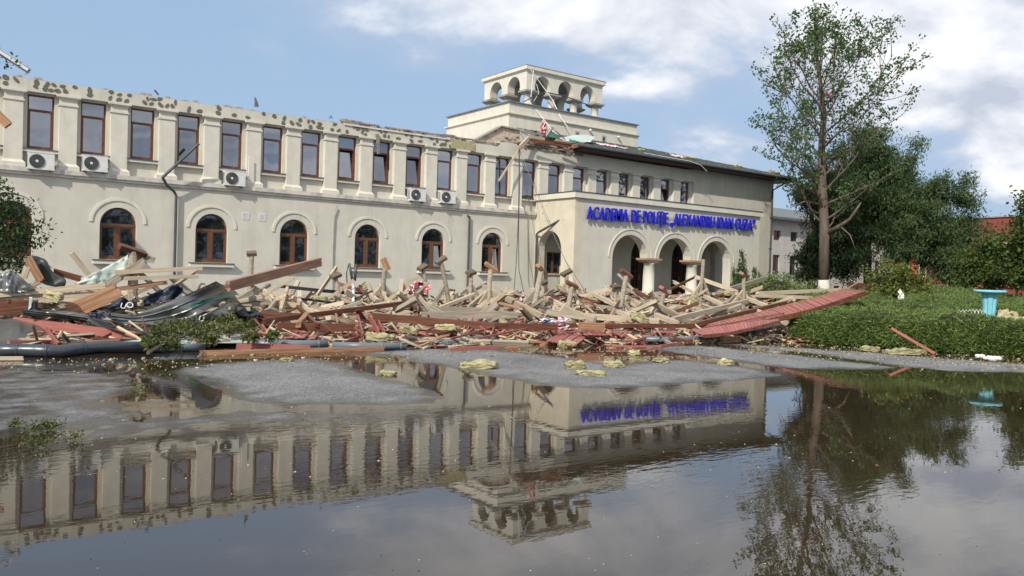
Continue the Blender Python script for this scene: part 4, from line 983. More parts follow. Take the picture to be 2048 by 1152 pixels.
# ------------------------------------------------------------------ urn, wire edging, sticks in the bed
UB = atd(1978, 629, 30)
mat('urn_blue', (0.22,0.56,0.66), 0.5, (0.19,0.50,0.60), scale=4)
urn = thing('flower_urn', 'light turquoise fluted urn with a wide flat rim standing in the juniper bed', 'planter', (UB.x, UB.y, UB.z-.15))
q = MB(); n = 24; prof = [(.17,0),(.175,.1),(.20,.45),(.235,.80),(.25,.82)]
rings = []
for r_, z in prof:
    rings.append(len(q.v))
    for j in range(n):
        a = 2*PI*j/n; rr_ = r_*(1-.16*(j%4==0)); q.v.append((math.cos(a)*rr_, math.sin(a)*rr_, z))
for a, b_ in zip(rings, rings[1:]):
    for j in range(n): q.f.append((a+j,a+(j+1)%n,b_+(j+1)%n,b_+j))
q.build('urn_body', M['urn_blue'], urn)
q = MB(); q.lathe([(.26,.82),(.44,.845),(.47,.87),(.47,.91),(.44,.93),(.36,.93),(.35,.90),(.05,.89)],0,0,28); q.build('rim', M['urn_blue'], urn, True)
we = thing('wire_edging', 'low white wire loops edging the bed beside the turquoise urn', 'edging', tuple(atd(1918,632,30)), anchor=True)
q = MB()
for k, px_ in enumerate(list(range(1914,1964,7)) + [1996, 2003]):
    c0, c1 = atd(px_, 632, 29.6), atd(px_+8, 632, 29.6); q.tube([c0, c0.lerp(c1,.12)+Vector((0,0,.13)), c0.lerp(c1,.5)+Vector((0,0,.21)), c0.lerp(c1,.88)+Vector((0,0,.13)), c1], .012, 5, cap=False)
q.build('wire_loops', M['white_plastic'], we)

# ------------------------------------------------------------------ fallen roof: materials
def wood(name, c1, c2, rough=0.75, perobj=0.16, streak=(0.9, 14, 14)):
    return mat(name, c1, rough, c2, scale=1.6, stretch=streak, detail=8, bump=0.35, bscale=3.0, perobj=perobj, lo=0.38, hi=0.62, spec=0.25)
wood('timber_pale', (0.54,0.465,0.36), (0.37,0.295,0.21))
wood('timber_grey', (0.40,0.355,0.285), (0.24,0.205,0.16))
wood('timber_orange', (0.43,0.255,0.155), (0.25,0.130,0.072))
wood('timber_brown', (0.185,0.075,0.045), (0.090,0.036,0.024), 0.5)
wood('timber_redgrey', (0.34,0.215,0.15), (0.21,0.115,0.08), 0.6)
wood('timber_dark', (0.17,0.135,0.10), (0.10,0.075,0.055), 0.7)
wood('siding_red', (0.38,0.145,0.125), (0.29,0.10,0.085), 0.5, 0.12)
mat('sheet_grey', (0.135,0.145,0.147), 0.36, (0.19,0.20,0.20), scale=1.6, metal=0.5, bump=0.12, bscale=3, spec=0.6)
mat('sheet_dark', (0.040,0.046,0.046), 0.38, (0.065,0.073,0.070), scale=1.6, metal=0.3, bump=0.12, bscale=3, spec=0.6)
mat('sheet_mint', (0.50,0.60,0.56), 0.45, (0.38,0.46,0.43), scale=1.2, spec=0.4, bump=0.15, bscale=4)
mat('navy_membrane', (0.018,0.022,0.045), 0.5, (0.035,0.042,0.075), scale=3, bump=0.3, bscale=8)
mat('green_membrane', (0.012,0.12,0.085), 0.45, (0.02,0.17,0.12), scale=3, bump=0.3, bscale=8)
mat('pipe_grey', (0.105,0.135,0.165), 0.38, (0.14,0.17,0.20), scale=3, spec=0.5)
mat('pipe_dark', (0.030,0.040,0.055), 0.32, (0.045,0.055,0.07), scale=3, spec=0.6)
mat('cloth_red', (0.55,0.045,0.06), 0.8, (0.80,0.70,0.70), scale=9, lo=.48, hi=.54, detail=3, bump=.3, bscale=9)
mat('cloth_pale', (0.70,0.60,0.66), 0.8, (0.62,0.18,0.26), scale=8, lo=.50, hi=.58, detail=3, bump=.3, bscale=9)
mat('cloth_blue', (0.62,0.64,0.72), 0.8, (0.16,0.20,0.42), scale=8, lo=.50, hi=.58, detail=3, bump=.3, bscale=9)
mat('foam_white', (0.78,0.78,0.76), 0.8, (0.66,0.66,0.63), scale=9)
mscr = mat('scrap_mix', (0.3,0.2,0.1), 0.8)
t = mscr.node_tree; g = N(t, 'ShaderNodeNewGeometry'); cr_ = N(t, 'ShaderNodeValToRGB'); t.links.new(g.outputs['Random Per Island'], cr_.inputs[0])
cr_.color_ramp.interpolation = 'CONSTANT'
cols = [(0,(0.52,0.43,0.30)),(.24,(0.36,0.31,0.24)),(.42,(0.16,0.065,0.04)),(.58,(0.38,0.145,0.12)),(.70,(0.36,0.20,0.11)),(.78,(0.06,0.035,0.028)),(.93,(0.40,0.35,0.19))]
while len(cr_.color_ramp.elements) < len(cols): cr_.color_ramp.elements.new(.5)
for e_, (p_, c_) in zip(cr_.color_ramp.elements, cols): e_.position = p_; e_.color = (*c_, 1)
t.links.new(cr_.outputs[0], t.nodes['Principled BSDF'].inputs['Base Color'])

# depth of the heap under a pixel of its surface: it starts on the wet forecourt and climbs towards the wall
_fx = [-60,0,300,520,770,1000,1250,1400,1640,1760]; _fy = [716,716,714,706,704,694,693,692,688,684]
_fY = [atg(x,y).y for x,y in zip(_fx,_fy)]
def YD(px_, py_):
    yf = np.interp(px_, _fx, _fy); y0 = np.interp(px_, _fx, _fY); mx_ = 4.2 if px_ < 470 else 9.0
    return float(y0 + min(max(yf-py_, 0)*0.070, mx_))
def P3(p_, off=0):
    v = at(p_[0], p_[1], YD(p_[0], p_[1]) + off + (p_[2] if len(p_) > 2 else 0))
    return v
def c1(x,y,*o): return (x/4, 470+y/4, *o)
def c2(x,y,*o): return (400+x/4.6075, 490+y/4.6075, *o)
def c3(x,y,*o): return (700+x/4.6075, 490+y/4.6075, *o)
def c4(x,y,*o): return (1000+x/4.6075, 490+y/4.6075, *o)
def c5(x,y,*o): return (1300+x/4.096, 490+y/4.096, *o)
def board_mesh(Ln, w, t_, jag=0.0, n=1, bow=0.0, split=False):
    # timber along local X with cut or splintered ends
    q = MB(); hw, ht = w/2, t_/2
    ys_ = [-hw, -hw*.33, hw*.33, hw]
    xs_ = [i/max(n,1) for i in range(n+1)]
    prev = None
    for i, f in enumerate(xs_):
        k = len(q.v)
        for s_, side in ((-1,'b'),(1,'t')):
            for yy in ys_:
                e_ = 0.0
                if i == 0: e_ = -rnd.uniform(0, jag)
                if i == n: e_ = rnd.uniform(0, jag)
                q.v.append((f*Ln + e_, yy, s_*ht + bow*math.sin(PI*f)))
        if prev is not None:
            a, b_ = prev, k
            for j in range(3):
                q.f.append((a+j, b_+j, b_+j+1, a+j+1)[::-1]); q.f.append((a+4+j, b_+4+j, b_+5+j, a+5+j))
            q.f.append((a, b_, b_+4, a+4)); q.f.append((a+3, a+7, b_+7, b_+3))
        else:
            for j in range(3): q.f.append((k+j, k+4+j, k+5+j, k+1+j))
        prev = k
    for j in range(3): q.f.append((prev+j, prev+1+j, prev+5+j, prev+4+j))
    return q
def place_along(o, a, b, roll=0.0):
    d = (b-a).normalized(); up = Vector((0,0,1))
    if abs(d.z) > .97: up = Vector((0,-1,0))
    y = up.cross(d).normalized(); z = d.cross(y).normalized()
    m_ = Matrix((d, y, z)).transposed().to_4x4() @ Matrix.Rotation(roll, 4, 'X')
    o.matrix_world = Matrix.Translation(a) @ m_
def timber(name, label, a, b, w, t_, m, roll=PI/2, cat='timber', group=None, jag=.05, off=0, bow=0.0, raw=False, parent=None):
    # w is the broad face (turned towards the viewer by roll = 90 degrees), t_ the thickness
    A = a if raw else P3(a, off); Bq = b if raw else P3(b, off)
    for v in (A, Bq): v.z = max(v.z, .02 + min(w, t_)/2)
    q = board_mesh((Bq-A).length, w, t_, jag, 1 if not bow else 5, bow)
    o = link(name, mesh(q, name, M[m]), M[m], parent); place_along(o, A, Bq, roll)
    if label: tag(o, label, cat, group, 'thing')
    return o

# ---- hero timbers (photo positions)
T = timber
T('roof_beam', 'thick red-brown beam leaning up steeply past the fourth arched window sill', c2(262,378), c2(1100,158,-1.5), .26, .14, 'timber_redgrey', off=-.4)
T('roof_beam', 'long red-brown beam rising to the right across the middle of the heap', c2(600,700), c3(590,525), .13, .12, 'timber_brown', off=-1.4)
T('roof_beam', 'heavy dark brown beam lying almost level under the grey rim board', c3(215,660), c3(1330,752), .20, .15, 'timber_brown', off=-1.6)
T('roof_beam', 'dark brown beam continuing level under the pink and white cloth', c4(-40,745), c4(520,758), .17, .14, 'timber_brown', off=-1.5)
T('roof_beam', 'straight red-brown beam edge running level to the foot of the red soffit strip', c4(600,742), c4(1780,745), .12, .16, 'timber_brown', off=-1.2)
T('roof_beam', 'brown beam climbing right from the level beam beside the red soffit strip', c5(310,668), c5(1190,455), .15, .14, 'timber_brown', off=-.9)
T('roof_beam', 'low dark brown beam under the fallen green branch leading right', c2(540,640), c2(1000,655), .14, .12, 'timber_brown', off=-1.5)
T('roof_beam', 'level dark brown beam behind the small red ribbed panel', c2(720,750), c2(1420,760), .19, .15, 'timber_brown', off=-1.2)
T('rim_board', 'grey rim board with a ragged rusty upper edge in the heap centre', c3(670,648), c3(1540,645), .20, .06, 'timber_grey', off=-1.0, jag=.1)
T('roof_beam', 'clean pale beam lying level behind the grey rim board', c3(645,592), c3(1250,600), .16, .14, 'timber_grey', off=-.3)
T('roof_beam', 'long pale beam lying level before the portico side wall', c4(780,655), c4(1450,700), .19, .15, 'timber_pale', off=-1.0)
T('roof_beam', 'pale grey beam lying level left of the yellow slab', c4(435,618), c4(880,680), .17, .14, 'timber_grey', off=-.8)
T('roof_beam', 'long pale beam rising right towards the capped post by the pointed evergreen', c5(190,612), c5(790,462), .17, .14, 'timber_pale', off=-.8)
T('roof_beam', 'upper one of two broad pale beams ending at the whitewashed trunk foot', c5(880,398), c5(1560,368), .17, .14, 'timber_pale', off=.6)
T('roof_beam', 'lower one of two broad pale beams ending at the red soffit strip', c5(875,415), c5(1350,432), .14, .14, 'timber_pale', off=-.2)
T('roof_beam', 'grey beam end pointing up right at the low juniper mound', c5(560,390), c5(935,275), .19, .14, 'timber_grey', off=.8)
T('rafter', 'broad pale rafter sloping down right from the post before the right arch', c5(378,262), c5(715,385), .16, .12, 'timber_pale', off=.3)
T('rafter', 'pale rafter below and parallel to the one before the right arch', c5(400,400), c5(600,490), .14, .12, 'timber_pale')
T('rafter', 'short pale rafter sloping down right under the post by the pointed evergreen', c5(748,418), c5(980,510), .15, .12, 'timber_pale', off=-.3)
T('rafter', 'short pale rafter stub with cut end left of the long rising beam', c5(48,575), c5(225,642), .16, .12, 'timber_pale', off=-.8)
T('rafter', 'pale rafter sloping down right from the tallest post before the left arch', c4(1085,448), c4(1390,600), .15, .12, 'timber_pale')
T('rafter', 'pale rafter sloping down right at the end of the slack cable', c4(842,442), c4(1080,560), .14, .12, 'timber_pale')
T('rafter', 'short pale rafter behind the one at the end of the slack cable', c4(930,470), c4(1110,560), .12, .11, 'timber_grey', off=.7)
T('rafter', 'pale rafter sloping down right from left of the portico drainpipe', c4(288,412), c4(640,595), .16, .12, 'timber_pale')
T('rafter', 'broad pale rafter lying before the portico corner, lower end free', c4(612,592), c4(868,698), .19, .12, 'timber_pale', off=-.8)
T('rafter', 'longest pale rafter sloping down right below the last arched window', c3(1235,388), c3(1765,655), .17, .13, 'timber_pale')
T('rafter', 'orange-edged rafter alongside the longest pale rafter', c3(1330,420), c3(1770,620), .09, .10, 'timber_orange', off=.5)
T('rafter', 'pale rafter low in the heap ending left of the yellow slab', c4(1085,612), c4(1225,665), .13, .11, 'timber_pale', off=-.6)
T('rafter', 'pale rafter sloping up left from the centre to the window wall', c3(965,455), c3(1250,520), .15, .12, 'timber_pale', off=.6)
T('rafter', 'pale rafter rising right to the last window', c3(1095,440), c3(1260,350), .12, .11, 'timber_grey', off=1.2)
T('rafter', 'pale rafter sloping right in front of the grey metal rods', c2(1545,440), c2(1640,520), .13, .12, 'timber_pale')
T('brace', 'pale brace rising right to the post under the last arched window', c3(1088,575), c3(1258,430), .11, .09, 'timber_pale', off=-.2)
T('brace', 'thin pale brace rising right to the post capped by a tilted dark block', c3(785,505), c3(885,368), .10, .08, 'timber_grey')
T('brace', 'pale brace rising right with a cut top in the left centre of the heap', c2(735,640), c2(805,405), .16, .08, 'timber_pale', off=-.5)
T('brace', 'pale board end sloping down right beside the steep pale brace', c2(590,425), c2(690,525), .15, .08, 'timber_pale', off=-.4)
T('brace', 'pale brace rising right from behind the steep pale board pair', c2(405,495), c2(640,370), .10, .08, 'timber_grey', off=.4)
T('brace', 'short pale brace leaning right under the steep board end', c2(610,630), c2(690,525), .12, .08, 'timber_grey', off=-.7)
T('brace', 'broad pale board sloping down right in front of the black rods', c2(905,520), c2(1045,655), .17, .07, 'timber_pale', off=-.7)
T('brace', 'pale leaning board left of the post with orange upright cap', c2(1650,365), c2(1790,650), .10, .08, 'timber_pale', off=-.2)
T('brace', 'orange board leaning beside the post with orange upright cap', c2(1705,380), c2(1790,530), .09, .07, 'timber_orange', off=.2)
T('board', 'upper one of two thin pale boards sticking out between the second and third arched windows', c1(925,298), c1(1605,265), .10, .045, 'timber_pale', off=-.4)
T('board', 'lower one of two thin pale boards sticking out between the second and third arched windows', c1(1005,348), c1(1575,332), .09, .045, 'timber_pale', off=-.6)
T('board', 'long pale board reaching from the left frame edge to the crossed beams', c1(-60,480), c1(840,405), .13, .05, 'timber_pale', off=-.5)
T('board', 'thick pale beam low at the left under the long pale board', c1(-60,505), c1(775,495), .22, .12, 'timber_pale', off=-.4)
T('roof_beam', 'grey beam rising right into the knot of crossed beams at left', c1(795,440), c1(1150,215), .19, .15, 'timber_grey', off=-.2)
T('roof_beam', 'short grey beam end jutting right from the knot of crossed beams', c1(1085,180), c1(1225,200), .16, .13, 'timber_grey', off=.1)
T('board', 'broad orange-brown board with splintered end lying across the left heap', c1(575,605), c1(925,455), .36, .05, 'timber_orange', off=-.9, jag=.12)
T('board', 'narrow orange splintered board pointing right above the navy membrane', c1(920,435), c1(1290,385), .10, .05, 'timber_orange', off=-.5, jag=.2)
T('board', 'broad terracotta board lying across the lower left of the heap', c1(115,690), c1(1080,808), .20, .05, 'siding_red', off=-.6)
T('board', 'short terracotta board leaning over the mint sheet at lower left', c1(370,758), c1(465,888), .14, .04, 'siding_red', off=-.8)
T('board', 'dark brown board lying on the black gutter at lower left', c1(-40,912), c1(712,892), .13, .05, 'timber_brown', off=-.5)
T('board', 'pale thin board floating at the left frame edge before the gutter', c1(-80,1003), c1(170,1003), .07, .05, 'timber_pale', off=-.5)
T('board', 'thin orange lath at the left frame edge above the grey sheet', c1(-40,748), c1(240,742), .06, .04, 'timber_orange', off=-1.0)
T('board', 'dark brown plank side at the left frame edge', c1(-60,590), c1(230,575), .34, .05, 'timber_brown', off=-.6)
T('board', 'red board end sticking up behind the curled dark sheet', c1(440,295), c1(640,350), .15, .05, 'timber_brown', off=.2)
T('board', 'orange board standing upright in the curled dark sheet', c1(225,185), c1(320,355), .17, .10, 'timber_orange', off=-.3)
T('board', 'short pale post leaning left of the upright orange board', c1(215,260), c1(190,340), .13, .10, 'timber_pale', off=-.3)
T('board', 'longest orange board lying in the shallow water before the heap', c2(0,1022), c2(1690,965), .10, .05, 'timber_orange', off=.0, jag=.02)
T('board', 'dull red board under the grey pipe before the fallen branch', c2(350,935), c2(1000,960), .17, .04, 'siding_red', off=-.1)
T('board', 'thin orange lath sweeping level in front of the grey pipe', c3(380,920), c3(1100,866), .05, .04, 'timber_orange', off=-.1, bow=.02)
T('board', 'thin orange lath right of the grey pipe, in front of the ribbed red sheet', c3(1100,866), c4(500,900), .05, .04, 'timber_orange', off=-.1, bow=.02)
T('board', 'red board lying alone on the asphalt before the centre of the heap', c3(1040,965), c3(1362,965), .10, .04, 'siding_red', off=-.4)
T('board', 'short red board butting the lone red board at its left', c3(930,985), c3(1040,968), .08, .04, 'siding_red', off=-.5)
T('board', 'splintered orange chip of board on the asphalt', c3(1445,975), c3(1530,1000), .10, .04, 'timber_orange', off=-.3, jag=.1)
T('board', 'thin red lath lying on wet asphalt before the right part of the heap', c4(1030,998), c4(1480,935), .05, .04, 'siding_red', off=-.3)
T('board', 'thin red lath crossing the first at the right front', c4(1480,950), c4(1660,905), .07, .04, 'siding_red', off=-.3)
T('board', 'red board standing on end at the right front of the heap', c5(335,690), c5(355,790), .15, .03, 'siding_red', off=-.4)
T('board', 'leaning red board left of the one standing on end', c4(1395,780), c4(1400,850), .17, .03, 'siding_red', off=-.4)
T('board', 'dull red board running down right to the front edge', c4(1440,815), c4(1740,890), .07, .04, 'timber_brown', off=-.5)
T('board', 'red board propped from the front edge up to the right', c4(1225,895), c4(1420,845), .12, .04, 'siding_red', off=-.3)
T('timber_block', 'sawn orange-brown timber block lying on the asphalt by the hedge', c5(592,772), c5(732,772), .17, .13, 'timber_orange', off=-.3, jag=.01)
T('board', 'left one of three salmon boards fanned against the centre of the heap', c2(1455,655), c2(1500,850), .17, .03, 'siding_red', off=-1.0)
T('board', 'middle one of three salmon boards fanned against the heap centre', c2(1550,650), c2(1650,810), .17, .03, 'siding_red', off=-.9)
T('board', 'right one of three salmon boards fanned against the heap centre', c2(1600,645), c2(1700,810), .15, .03, 'siding_red', off=-.8)
T('board', 'dark red square timber leaning across two beams left of centre', c2(905,570), c2(1075,735), .10, .09, 'timber_brown', off=-1.6)
T('timber_block', 'orange cut timber end pointing at the viewer below the dark leaning timber', c2(905,735), c2(990,640), .13, .12, 'timber_orange', off=-1.7)
T('board', 'salmon board lying low before the grey pipe', c2(1310,915), c2(1460,855), .11, .03, 'siding_red', off=-.3)
T('board', 'orange board standing behind the three fanned salmon boards', c2(1240,590), c2(1265,725), .13, .04, 'timber_orange', off=-1.0)
T('board', 'thin red lath rising right to the orange cut box', c3(930,865), c3(1600,680), .05, .04, 'siding_red', off=-1.3)
T('board', 'long thin red lath below and parallel to the rising one', c3(1190,860), c4(520,715), .05, .04, 'siding_red', off=-1.2)
T('board', 'pale red lath standing steeply before the centre', c3(1080,790), c3(1135,665), .06, .03, 'siding_red', off=-1.3)
T('board', 'short red board leaning right of the steep lath', c3(1140,712), c3(1240,800), .12, .03, 'siding_red', off=-1.3)
T('board', 'wide short red board standing at the centre front', c3(1310,825), c3(1335,748), .16, .03, 'siding_red', off=-1.2)
T('timber_block', 'orange-brown box of cut timber in front of the level beam', c4(725,748), c4(960,755), .22, .12, 'timber_orange', off=-1.6, jag=.01)
T('batten', 'long thin orange batten lying out over the juniper bed', (1560,632,-1.3), (1806,612,-1.0), .05, .04, 'timber_orange', off=0)
T('pole', 'thin pale pink pole leaning on the hedge with its foot on the asphalt', atg(1867,709), atd(1784,657,25.2), .07, .05, 'siding_red', raw=True, cat='pole')
T('board', 'brown plank running from the heap up to the right arch column', c5(-100,495), c5(378,258), .10, .05, 'timber_brown', off=1.0)
T('board', 'splintered pale rafter tip pointing up left before the right column', c5(205,308), c5(395,410), .12, .10, 'timber_pale', off=.8, jag=.25)
T('board', 'rusty brown board rising right before the portico side wall', c4(230,525), c4(640,450), .08, .06, 'timber_brown', off=.2)
T('board', 'orange board lying on the bricks left of the portico drainpipe', c4(-60,520), c4(370,625), .08, .07, 'timber_orange', off=-.2)
T('board', 'brown lath end jutting left behind the red and white cloth', c3(465,390), c3(575,398), .13, .10, 'timber_orange', off=1.0)
T('board', 'brown lath end jutting right behind the leaning post', c3(905,412), c3(960,420), .09, .08, 'timber_brown', off=1.2)
T('board', 'dark upright splintered post before the red and white cloth', c3(608,375), c3(604,600), .17, .12, 'timber_brown', off=-.9, jag=.12)
T('board', 'dark square stake crossing the post beside the portico drainpipe', c4(415,385), c4(560,530), .07, .07, 'timber_brown', off=.4)

# ---- capped posts with their struts
post_list = [  # cap centre px, foot px, cap length m, cap tilt, material of cap, lean label
    ((265,503),(266,560),.50,-.28,'timber_brown','stubby capped post on top of the knot of crossed beams at far left',.17),
    ((503,509),(500,566),.22,.1,'timber_dark','plain pale post with a small dark cap left of the fourth arched window',.13),
    ((671,553),(679,590),.26,.35,'timber_dark','short grey post with a small tilted cap left of the upright plastic pipes',.11),
    ((771,530),(764,592),.30,-1.2,'timber_orange','grey post with an orange cap standing on edge beside the fifth arched window',.13),
    ((845,536),(853,572),.28,.5,'timber_dark','short post with a grey cap behind the red and white cloth',.11),
    ((882,522),(897,600),.30,.6,'timber_dark','leaning grey post with tilted dark cap before the sixth arched window',.12),
    ((942,547),(940,590),.28,.2,'timber_dark','grey post with a flat cap just right of the second drainpipe',.12),
    ((982,536),(976,606),.36,-.55,'timber_orange','dark post with an orange cap tilted right under the last arched window',.14),
    ((1083,541),(1068,612),.40,-.55,'timber_orange','leaning grey post with an orange cap at the portico drainpipe',.16),
    ((1133,547),(1134,585),.32,.5,'timber_dark','post with a dark cap tilted left before the portico side wall',.13),
    ((1087,566),(1084,592),.22,.2,'timber_dark','smallest capped post, low between two taller ones at the portico side arch',.10),
    ((1144,571),(1135,622),.34,-.4,'timber_brown','stout post with brown cap in front of the portico corner',.14),
    ((1231,575),(1230,604),.36,.05,'timber_dark','small far post with a level dark cap left of the left arch',.09),
    ((1253,549),(1239,624),.36,-.5,'timber_brown','tallest leaning post with brown cap in front of the left arch',.14),
    ((1328,584),(1317,632),.36,-.6,'siding_red','short post with a red cap between the two columns',.13),
    ((1407,519),(1401,590),.0,0,'timber_brown','bare uncapped square post before the right column',.12),
    ((1488,551),(1487,600),.42,-.25,'timber_orange','post with an orange cap beside the pointed evergreen',.12)]
for i, (cp, ft_, cl, tilt, cm__, lab, r_) in enumerate(post_list):
    r_ *= 1.35; cl *= 1.3
    A = P3((ft_[0], ft_[1]), -.1); A2 = P3(cp); top = at(cp[0], cp[1], A.y + .05)
    base_ = A.copy(); base_.z = max(.1, A.z - .5)
    t_ = thing('capped_post' if cl else 'bare_post', lab, 'post', base_, anchor=True)
    q = MB(); n = 9; q.tube([base_, A, A.lerp(top,.6)+Vector((rnd.uniform(-.015,.015),0,0)), top], [r_*.52,r_*.5,r_*.47,r_*.45], n); q.build('post', M['timber_grey'], t_)
    if cl:
        d = Vector((math.cos(tilt), .25*(-1 if i%2 else 1), math.sin(tilt))).normalized()
        o = timber('cap', None, top - d*cl/2 + Vector((0,0,.03)), top + d*cl/2 + Vector((0,0,.03)), .21, .11, cm__, roll=R(25), raw=True, jag=.02)
        o.parent = t_; o.matrix_parent_inverse = Matrix.Translation(-t_.location)
    if i not in (1, 2, 4, 10, 12):
        for s_ in (-1, 1):
            if rnd.random() < .93:
                j = A.lerp(top, rnd.uniform(.30,.5)); e_ = base_ + Vector((s_*rnd.uniform(.65,1.05), rnd.uniform(-.25,.15), -.05)); e_.z = max(e_.z, .08)
                o = timber('strut', None, e_, j, .12, .07, 'timber_grey' if rnd.random() < .4 else 'timber_pale', raw=True, jag=.02)
                o.parent = t_; o.matrix_parent_inverse = Matrix.Translation(-t_.location)

# squared pale stubs with pyramid tops standing among the rafters
for (x, y, h_, lab) in ((1096,588,.62,'pale square stub with a pointed top right of the portico drainpipe'), (1194,583,.7,'pale square stub with a pointed top before the portico front'), (1024,582,.6,'pale square stub with a pointed top under the hanging cables'), (932,580,.55,'pale square stub with a pointed top under the drainpipe')):
    p_ = P3((x,y)); q = MB(); s_ = .085; q.box(-s_,s_,-s_,s_,-h_,0); q.frustum(-s_,s_,-s_,s_,.001,-.01,.01,-.01,.01,.07)
    o = q.build('square_stub', M['timber_pale']); o.location = p_; o.rotation_euler = (0, rnd.uniform(-.05,.05), rnd.uniform(0,.6)); tag(o, lab, 'post')

# ---- metal sheets, membranes, gutters
def sheet(name, label, A, Bp, m, cat='metal sheet', off=0, nseg=24, nv=6, wr=.03, curl=0.0, th=.006, ribs=0):
    A = [P3(p_, off) for p_ in A]; Bp = [P3(p_, off) for p_ in Bp]
    def samp(pl, f):
        k = f*(len(pl)-1); i = min(int(k), len(pl)-2); u_ = k-i
        p0, p1, p2, p3_ = pl[max(i-1,0)], pl[i], pl[i+1], pl[min(i+2,len(pl)-1)]
        return 0.5*((2*p1)+(p2-p0)*u_+(2*p0-5*p1+4*p2-p3_)*u_*u_+(3*p1-p0-3*p2+p3_)*u_**3)
    q = MB(); sd_ = rnd.uniform(0, 50)
    G = []
    for i in range(nseg+1):
        a, b_ = samp(A, i/nseg), samp(Bp, i/nseg); row = []
        for j in range(nv+1):
            f = j/nv; p_ = a.lerp(b_, f)
            nz = noise.noise(Vector((i*.45+sd_, j*.5, 0)))*wr*1.6 + noise.noise(Vector((i*.15+sd_, j*.2, 4)))*wr*3
            p_ = p_ + Vector((0, -nz - curl*math.sin(PI*f), nz*.35)); p_.z = max(p_.z, .015); row.append(p_)
        G.append(row)
    n_ = Vector((0, th, -th*.4)); w_ = nv+1; tot = (nseg+1)*w_
    q.v = [tuple(p_) for r_ in G for p_ in r_] + [tuple(p_+n_) for r_ in G for p_ in r_]
    for i in range(nseg):
        for j in range(nv):
            a = i*w_+j; q.f.append((a,a+1,a+w_+1,a+w_)); q.f.append((a+tot,a+w_+tot,a+w_+1+tot,a+1+tot))
    for i in range(nseg):
        for j in (0, nv):
            a = i*w_+j; q.f.append((a,a+w_,a+w_+tot,a+tot))
    for j in range(nv):
        for i in (0, nseg):
            a = i*w_+j; q.f.append((a,a+1,a+1+tot,a+tot))
    o = q.build(name, M[m], None, True); tag(o, label, cat)
    for e_ in range(ribs):
        f = (e_+.5)/ribs if ribs > 1 else 1.0; j = int(round(f*nv)) if ribs > 1 else 0
        rbm = MB(); rbm.tube([G[i][j] + Vector((0,-.02,.01)) for i in range(nseg+1)], .018, 5); rbm.build('seam', M[m], o)
    return o
sheet('roof_sheet', 'large silvery grey roof sheet sweeping up right to a folded crest', [c1(760,600),c1(1000,632),c1(1220,585),c1(1480,480),c1(1730,368)], [c1(950,708),c1(1200,715),c1(1450,680),c1(1690,585),c1(1895,455)], 'sheet_grey', off=-1.3, wr=.022, ribs=2)
sheet('roof_sheet', 'narrow grey roof sheet below the large silvery one, its tip pointing right', [c1(1240,710),c1(1500,690),c1(1740,590),c1(1892,480)], [c1(1300,720),c1(1580,705),c1(1820,640),c1(2025,552)], 'sheet_grey', off=-1.45, wr=.02, ribs=1)
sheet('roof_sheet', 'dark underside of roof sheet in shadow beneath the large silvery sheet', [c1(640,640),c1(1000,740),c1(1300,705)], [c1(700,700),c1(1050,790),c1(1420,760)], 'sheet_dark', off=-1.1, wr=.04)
sheet('edge_flashing', 'long dark folded flashing running down right above the terracotta board', [c1(170,590),c1(500,625),c1(860,690),c1(1215,775)], [c1(190,635),c1(500,670),c1(860,730),c1(1195,800)], 'sheet_dark', off=-1.0, wr=.015, ribs=2)
sheet('edge_flashing', 'grey folded flashing strip lying over the long dark one', [c1(330,595),c1(600,620),c1(900,690)], [c1(360,620),c1(600,650),c1(940,712)], 'sheet_grey', off=-1.15, wr=.015)
sheet('curled_sheet', 'dark roof sheet curled up in an arch near the left frame edge', [c1(212,172),c1(300,170),c1(372,205),c1(420,290),c1(520,352),c1(522,405)], [c1(222,250),c1(262,320),c1(300,360),c1(350,390),c1(400,410),c1(460,418)], 'sheet_dark', off=-.1, wr=.02)
sheet('roof_sheet', 'dull grey crumpled sheet at the left frame edge under the tree', [c1(-60,330),c1(50,300),c1(95,285),c1(180,350),c1(280,430)], [c1(-60,440),c1(20,450),c1(100,462),c1(180,455),c1(270,440)], 'sheet_grey', off=-.6, wr=.04)
sheet('roof_sheet', 'pale green-grey sheet rising right to the knot of crossed beams', [c1(590,395),c1(740,310),c1(900,225),c1(1028,150)], [c1(620,402),c1(760,390),c1(900,372),c1(1032,290)], 'sheet_mint', off=.1, wr=.06)
sheet('roof_sheet', 'long pale mint sheet lying along the front behind the fallen branch', [c1(690,880),c1(900,832),c1(1200,810),c1(1650,792),c1(1995,785)], [c1(715,908),c1(900,900),c1(1200,885),c1(1650,868),c1(2050,862)], 'sheet_mint', off=-.35, wr=.015)
sheet('roof_sheet', 'big dull grey sheet at the lower left frame edge', [c1(-80,655),c1(120,650),c1(260,670),c1(380,760)], [c1(-80,880),c1(60,870),c1(220,840),c1(400,815)], 'sheet_grey', off=-.4, wr=.04)
sheet('roof_sheet', 'pale strip of bent sheet below the big dull grey one', [c1(-80,890),c1(60,870),c1(180,855),c1(350,828)], [c1(-80,925),c1(60,905),c1(200,880),c1(345,850)], 'sheet_mint', off=-.6, wr=.01)
sheet('roof_sheet', 'twisted dark sheet between the two lower left boards', [c1(480,780),c1(560,775),c1(640,790)], [c1(500,860),c1(580,885),c1(700,880)], 'sheet_dark', off=-.6, wr=.04)
sheet('roof_sheet', 'small white bent corner of sheet standing up at left', [c1(232,495),c1(262,497)], [c1(225,600),c1(250,575)], 'sheet_mint', off=-1.0, wr=.0, nseg=4)
sheet('roof_sheet', 'dark panel standing behind the mint corner at left', [c1(262,520),c1(306,518)], [c1(250,610),c1(300,600)], 'sheet_dark', off=-.9, wr=.0, nseg=4)
